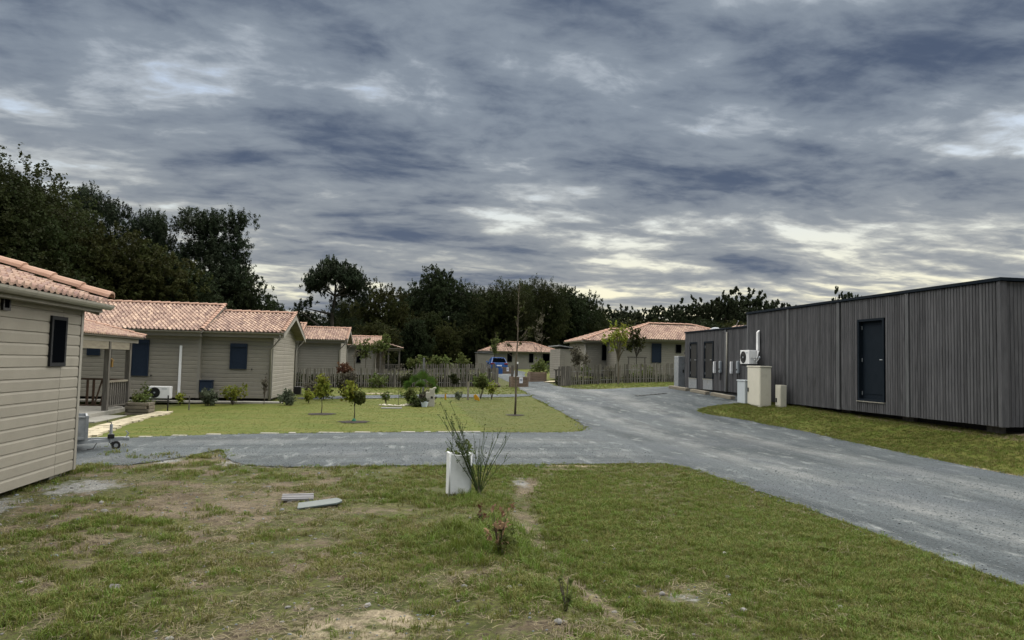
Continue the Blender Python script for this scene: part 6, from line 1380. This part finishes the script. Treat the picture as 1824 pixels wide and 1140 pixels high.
# ------------------------------------------------------------------ grass and ground litter (nobody could count it)
def blade_mesh(name, n, hgt, spread, wid, m, seed, lean=.6, flat=False):
    g = np.random.default_rng(seed); V = []; F = []
    for i in range(n):
        a = g.uniform(0, 2*pi); q = spread*g.random()**.7; b = np.array([q*cos(a), q*sin(a), -.004]); h = hgt*g.uniform(.5, 1.15); l = lean*g.uniform(.2, 1.2)*h; da = g.uniform(0, 2*pi); d = np.array([cos(da), sin(da), 0]); s = np.array([-sin(da), cos(da), 0])*wid*g.uniform(.6, 1.2)
        mid = b+d*l*.35+np.array([0, 0, h*.6]); tip = b+d*l+np.array([0, 0, h*(1-.25*lean)])
        k = len(V); V += [b-s*.5, b+s*.5, mid+s*.42, mid-s*.42, tip]; F += [(k, k+1, k+2, k+3), (k+3, k+2, k+4)]
    me = bpy.data.meshes.new(name); me.from_pydata([tuple(v) for v in V], [], F); me.materials.append(m); me.update(); return me
def scatter(name, pts, rot, scl, idx, meshes):
    c = bpy.data.collections.new(name+'_kinds')
    for i, me in enumerate(meshes): c.objects.link(bpy.data.objects.new('%s_kind_%02d' % (name, i), me))
    n = len(pts); me = bpy.data.meshes.new(name); me.vertices.add(n); me.vertices.foreach_set('co', np.asarray(pts, np.float32).ravel())
    me.attributes.new('rot', 'FLOAT_VECTOR', 'POINT').data.foreach_set('vector', np.asarray(rot, np.float32).ravel())
    me.attributes.new('scl', 'FLOAT', 'POINT').data.foreach_set('value', np.asarray(scl, np.float32)); me.attributes.new('idx', 'INT', 'POINT').data.foreach_set('value', np.asarray(idx, np.int32))
    o = link(name, me); tag(o, kind='stuff')
    ng = bpy.data.node_groups.new(name, 'GeometryNodeTree'); ng.interface.new_socket('Geometry', in_out='INPUT', socket_type='NodeSocketGeometry'); ng.interface.new_socket('Geometry', in_out='OUTPUT', socket_type='NodeSocketGeometry')
    N = ng.nodes.new; L = ng.links.new; gi = N('NodeGroupInput'); go = N('NodeGroupOutput'); ip = N('GeometryNodeInstanceOnPoints'); ci = N('GeometryNodeCollectionInfo')
    ci.inputs['Collection'].default_value = c; ci.inputs['Separate Children'].default_value = True; ci.inputs['Reset Children'].default_value = True
    def at_(nm, t): a = N('GeometryNodeInputNamedAttribute'); a.data_type = t; a.inputs['Name'].default_value = nm; return a.outputs['Attribute']
    L(gi.outputs[0], ip.inputs['Points']); L(ci.outputs[0], ip.inputs['Instance']); ip.inputs['Pick Instance'].default_value = True
    L(at_('idx', 'INT'), ip.inputs['Instance Index']); L(at_('rot', 'FLOAT_VECTOR'), ip.inputs['Rotation']); L(at_('scl', 'FLOAT'), ip.inputs['Scale']); L(ip.outputs[0], go.inputs[0])
    md = o.modifiers.new('scatter', 'NODES'); md.node_group = ng; return o
def normals(x, y):
    e = .05; return (H(x+e, y)-H(x-e, y))/(2*e), (H(x, y+e)-H(x, y-e))/(2*e)
def grass():
    ms = [blade_mesh('tuft', 16, .055, .055, .0055, M['grassA'], 1), blade_mesh('tuft', 14, .075, .05, .0055, M['grassA'], 2, .9), blade_mesh('tuft', 16, .05, .06, .005, M['grassB'], 3), blade_mesh('tuft', 12, .085, .05, .005, M['grassB'], 4, 1.),
          blade_mesh('tuft', 12, .042, .06, .004, M['grassD'], 5, 1.1), blade_mesh('tuft', 22, .14, .06, .006, M['grassA'], 6, .7), blade_mesh('weed', 11, .022, .05, .024, M['grassA'], 7, 1.8)]
    g = np.random.default_rng(3); P = []; S = []; I = []
    def region(n, x0, x1, y0, y1, fn):
        x = g.uniform(x0, x1, n); y = g.uniform(y0, y1, n); keep, sc_, ix = fn(x, y); x = x[keep]; y = y[keep]
        on = inpoly(x, y, ROADP)|inpoly(x, y, PATHP)
        x = x[~on]; y = y[~on]; P.append(np.stack([x, y, H(x, y)], 1)); S.append(sc_[keep][~on]); I.append(ix[keep][~on])
    def fore(x, y):
        d, s, gr, l = masks(x, y); n1 = fbm(x*1.3, y*1.3, 71, 4); n2 = fbm(x*6, y*6, 72, 3); right = np.clip((x-.6)/1.2, 0, 1)
        cover = np.clip(.66+.33*right-1.2*d-.85*s-1.3*gr+(n1-.5)*1.5+(n2-.5)*1.1, .02, 1)
        cover *= np.clip(1.5-y/14, .45, 1)
        keep = (g.random(len(x)) < cover)&~((x < -4.75)&(y < 12))&(np.abs(x-1.6-.1*y) < 3.2+.9*y)
        lush = fbm(x*.9, y*.9, 75, 3); dry = np.clip((.62-lush)*3, 0, 1)*(1-.5*right)+d*.6; u = g.random(len(x))
        ix = np.where(u < dry*.55, 4, np.where(u < .30+dry*.5, 2+(g.random(len(x)) < .3), np.where(u > .93, 6, (g.random(len(x)) < .35)*1)))
        sc_ = (.45+.5*n2+.45*(lush-.3))*g.uniform(.7, 1.25, len(x))*(.85+.15*(1-right))
        cl = blob(x, y, .95, 6.7, .55, .9)+blob(x, y, 1.05, 8.7, .5, .35)*.7
        big = g.random(len(x)) < cl*.25; ix = np.where(big, 5, ix); sc_ = np.where(big, g.uniform(.5, 1.05, len(x)), sc_)
        return keep, sc_, ix
    region(78000, -5.2, 5, 3.4, 7.5, fore); region(66000, -5.6, 5, 7.5, 12.2, fore)
    def lawn(x, y):
        n1 = fbm(x*1.5, y*1.5, 81, 4); keep = g.random(len(x)) < .35+.9*(n1-.2); u = g.random(len(x)); ix = np.where(u < .35+.5*(n1-.4), 2, np.where(u < .75, 0, 4)); sc_ = g.uniform(.20, .36, len(x)); keep &= ~((x < -6.1)&(y < 24)); return keep, sc_, ix
    region(42000, -6.2, 5.2, 16.9, 31, lawn)
    def bank(x, y):
        n1 = fbm(x*2, y*1.1, 85, 4); keep = (g.random(len(x)) < .3+.9*(n1-.15)); u = g.random(len(x)); ix = np.where(u < .42, 2, np.where(u < .72, 0, np.where(u < .86, 3, 4))); return keep, g.uniform(.5, 1.0, len(x))*(.7+.6*n1), ix
    region(30000, 9.5, 12.3, 8.5, 23.2, bank)
    def verge(x, y): return g.random(len(x)) < .5, g.uniform(.7, 1.3, len(x)), (g.random(len(x)) < .5)*2
    region(7000, 5.5, 18, 31, 42, verge); region(5000, -6, 5.5, 30, 41, verge)
    # rough edges where grass meets gravel
    for poly, n in ((ROADP, 3.2),):
        E = [(poly[i], poly[(i+1) % len(poly)]) for i in range(len(poly))]
        xs = []; ys = []
        for a, b in E:
            if max(a.y, b.y) > 33 or min(a.y, b.y) < 3: continue
            k = int((b-a).length*26)
            for _ in range(k):
                t = random.random(); q = a.lerp(b, t); xs.append(q.x+random.gauss(0, .07)); ys.append(q.y+random.gauss(0, .07))
        x = np.array(xs); y = np.array(ys); k = (fbm(x*1.5, y*1.5, 91, 3) > .46)&~((x > 10.9)&(y > 22.2)); x = x[k]; y = y[k]
        P.append(np.stack([x, y, H(x, y)], 1)); S.append(g.uniform(.5, 1.1, len(x))); I.append(np.where(g.random(len(x)) < .5, 0, 2))
    # weeds in the left gravel pad and by the cabin
    for cx, cy, n, s in ((-3.3, 13.2, 60, .8), (-3.1, 12.4, 90, .8), (-3.6, 12.2, 80, .8), (-2.6, 11.9, 60, .8), (-3.2, 13.9, 30, .7), (-4.35, 13.3, 26, .9), (-4.0, 13.55, 16, .9), (-3.72, 13.25, 14, .8), (-4.62, 12.35, 50, 1.1), (-4.95, 13.9, 22, 1.0), (-4.66, 11.9, 40, 1.2), (-4.75, 10.4, 30, .8), (-4.65, 9.2, 20, .8), (-5.2, 14.9, 14, .8)):
        x = g.normal(cx, .12, n); y = g.normal(cy, .12, n); P.append(np.stack([x, y, H(x, y)], 1)); S.append(g.uniform(.5, 1, n)*s*1.3); I.append(np.where(g.random(n) < .5, 1, 3))
    P = np.concatenate(P); S = np.concatenate(S); I = np.concatenate(I).astype(int); dx, dy = normals(P[:,0], P[:,1])
    rot = np.stack([np.arctan(dy)+g.normal(0, .08, len(P)), -np.arctan(dx)+g.normal(0, .08, len(P)), g.uniform(0, 6.28, len(P))], 1)
    scatter('grass', P, rot, S, I, ms)
grass()
def litter():
    g = np.random.default_rng(9)
    # pebbles on bare soil and along the gravel edges
    tag_m = []
    import bmesh
    for k in range(4):
        bm = bmesh.new(); bmesh.ops.create_icosphere(bm, subdivisions=1, radius=1); rr = random.Random(k)
        for v in bm.verts: v.co = Vector((v.co.x*rr.uniform(.8, 1.3), v.co.y*rr.uniform(.7, 1.1), v.co.z*rr.uniform(.5, .7)))
        me = bpy.data.meshes.new('pebble'); bm.to_mesh(me); bm.free(); me.materials.append(M['rock'] if k < 2 else M['gravel_st']); tag_m.append(me)
    x = g.uniform(-5.2, 5, 14000); y = g.uniform(3.4, 12.4, 14000); d, s, gr, l = masks(x, y); k = g.random(14000) < .05+.35*d+.5*s+.9*gr; x = x[k]; y = y[k]
    P = [np.stack([x, y, H(x, y)], 1)]; S = [g.lognormal(-4.75, .5, len(x))]; I = [g.integers(0, 4, len(x))]
    xs = []; ys = []
    for i in range(len(ROADP)):
        a = ROADP[i]; b = ROADP[(i+1) % len(ROADP)]
        if max(a.y, b.y) > 20 or min(a.y, b.y) < 3.5: continue
        for _ in range(int((b-a).length*70)):
            q = a.lerp(b, random.random()); xs.append(q.x+random.gauss(0, .10)); ys.append(q.y+random.gauss(0, .10))
    x = np.array(xs); y = np.array(ys); P.append(np.stack([x, y, H(x, y)+.012], 1)); S.append(g.lognormal(-4.75, .35, len(x))); I.append(g.integers(1, 4, len(x)))
    x = g.uniform(4.9, 9.9, 4500); y = 4.5+g.random(4500)**1.5*7; k = inpoly(x, y, ROADP); x = x[k]; y = y[k]; P.append(np.stack([x, y, H(x, y)+.016], 1)); S.append(g.lognormal(-4.8, .3, len(x))); I.append(g.integers(2, 4, len(x)))
    x = g.uniform(-5, 4.8, 2500); y = g.uniform(11.8, 15, 2500); k = inpoly(x, y, ROADP); x = x[k]; y = y[k]; P.append(np.stack([x, y, H(x, y)+.016], 1)); S.append(g.lognormal(-4.8, .3, len(x))); I.append(g.integers(2, 4, len(x)))
    P = np.concatenate(P); n = len(P); scatter('pebbles', P, np.stack([g.normal(0, .2, n), g.normal(0, .2, n), g.uniform(0, 6.28, n)], 1), np.concatenate(S), np.concatenate(I), tag_m)
    # dry straw lying on the ground
    sm = []
    for k in range(4):
        b = MB(); rr = random.Random(k)
        for i in range(7):
            a = rr.uniform(0, 6.28); l = rr.uniform(.018, .045); c = Vector((rr.gauss(0, .05), rr.gauss(0, .05), rr.uniform(.004, .018))); d = Vector((cos(a), sin(a), rr.uniform(-.1, .15)))*l; s = Vector((-sin(a), cos(a), 0))*.0022; m_ = c+Vector((0, 0, rr.uniform(0, .012)))
            b.add([c-d-s, c-d+s, m_+s, m_-s], [(0,1,2,3)]).add([m_-s, m_+s, c+d+s*.5, c+d-s*.5], [(0,1,2,3)])
        sm.append(b.mesh('straw', M['straw']))
    x = g.uniform(-5.2, 4.8, 26000); y = 3.4+g.random(26000)**1.2*9; d, s, gr, l = masks(x, y); n1 = fbm(x*1.1, y*1.1, 95, 4); k = (g.random(26000) < np.clip(.06+.45*d+(n1-.5)*1.0, 0, .6))&~inpoly(x, y, ROADP)&~((x < -4.7)&(y < 12)); x = x[k]; y = y[k]; n = len(x)
    scatter('straw', np.stack([x, y, H(x, y)], 1), np.stack([g.normal(0, .1, n), g.normal(0, .1, n), g.uniform(0, 6.28, n)], 1), g.uniform(.6, 1.2, n), g.integers(0, 4, n), sm)
litter()
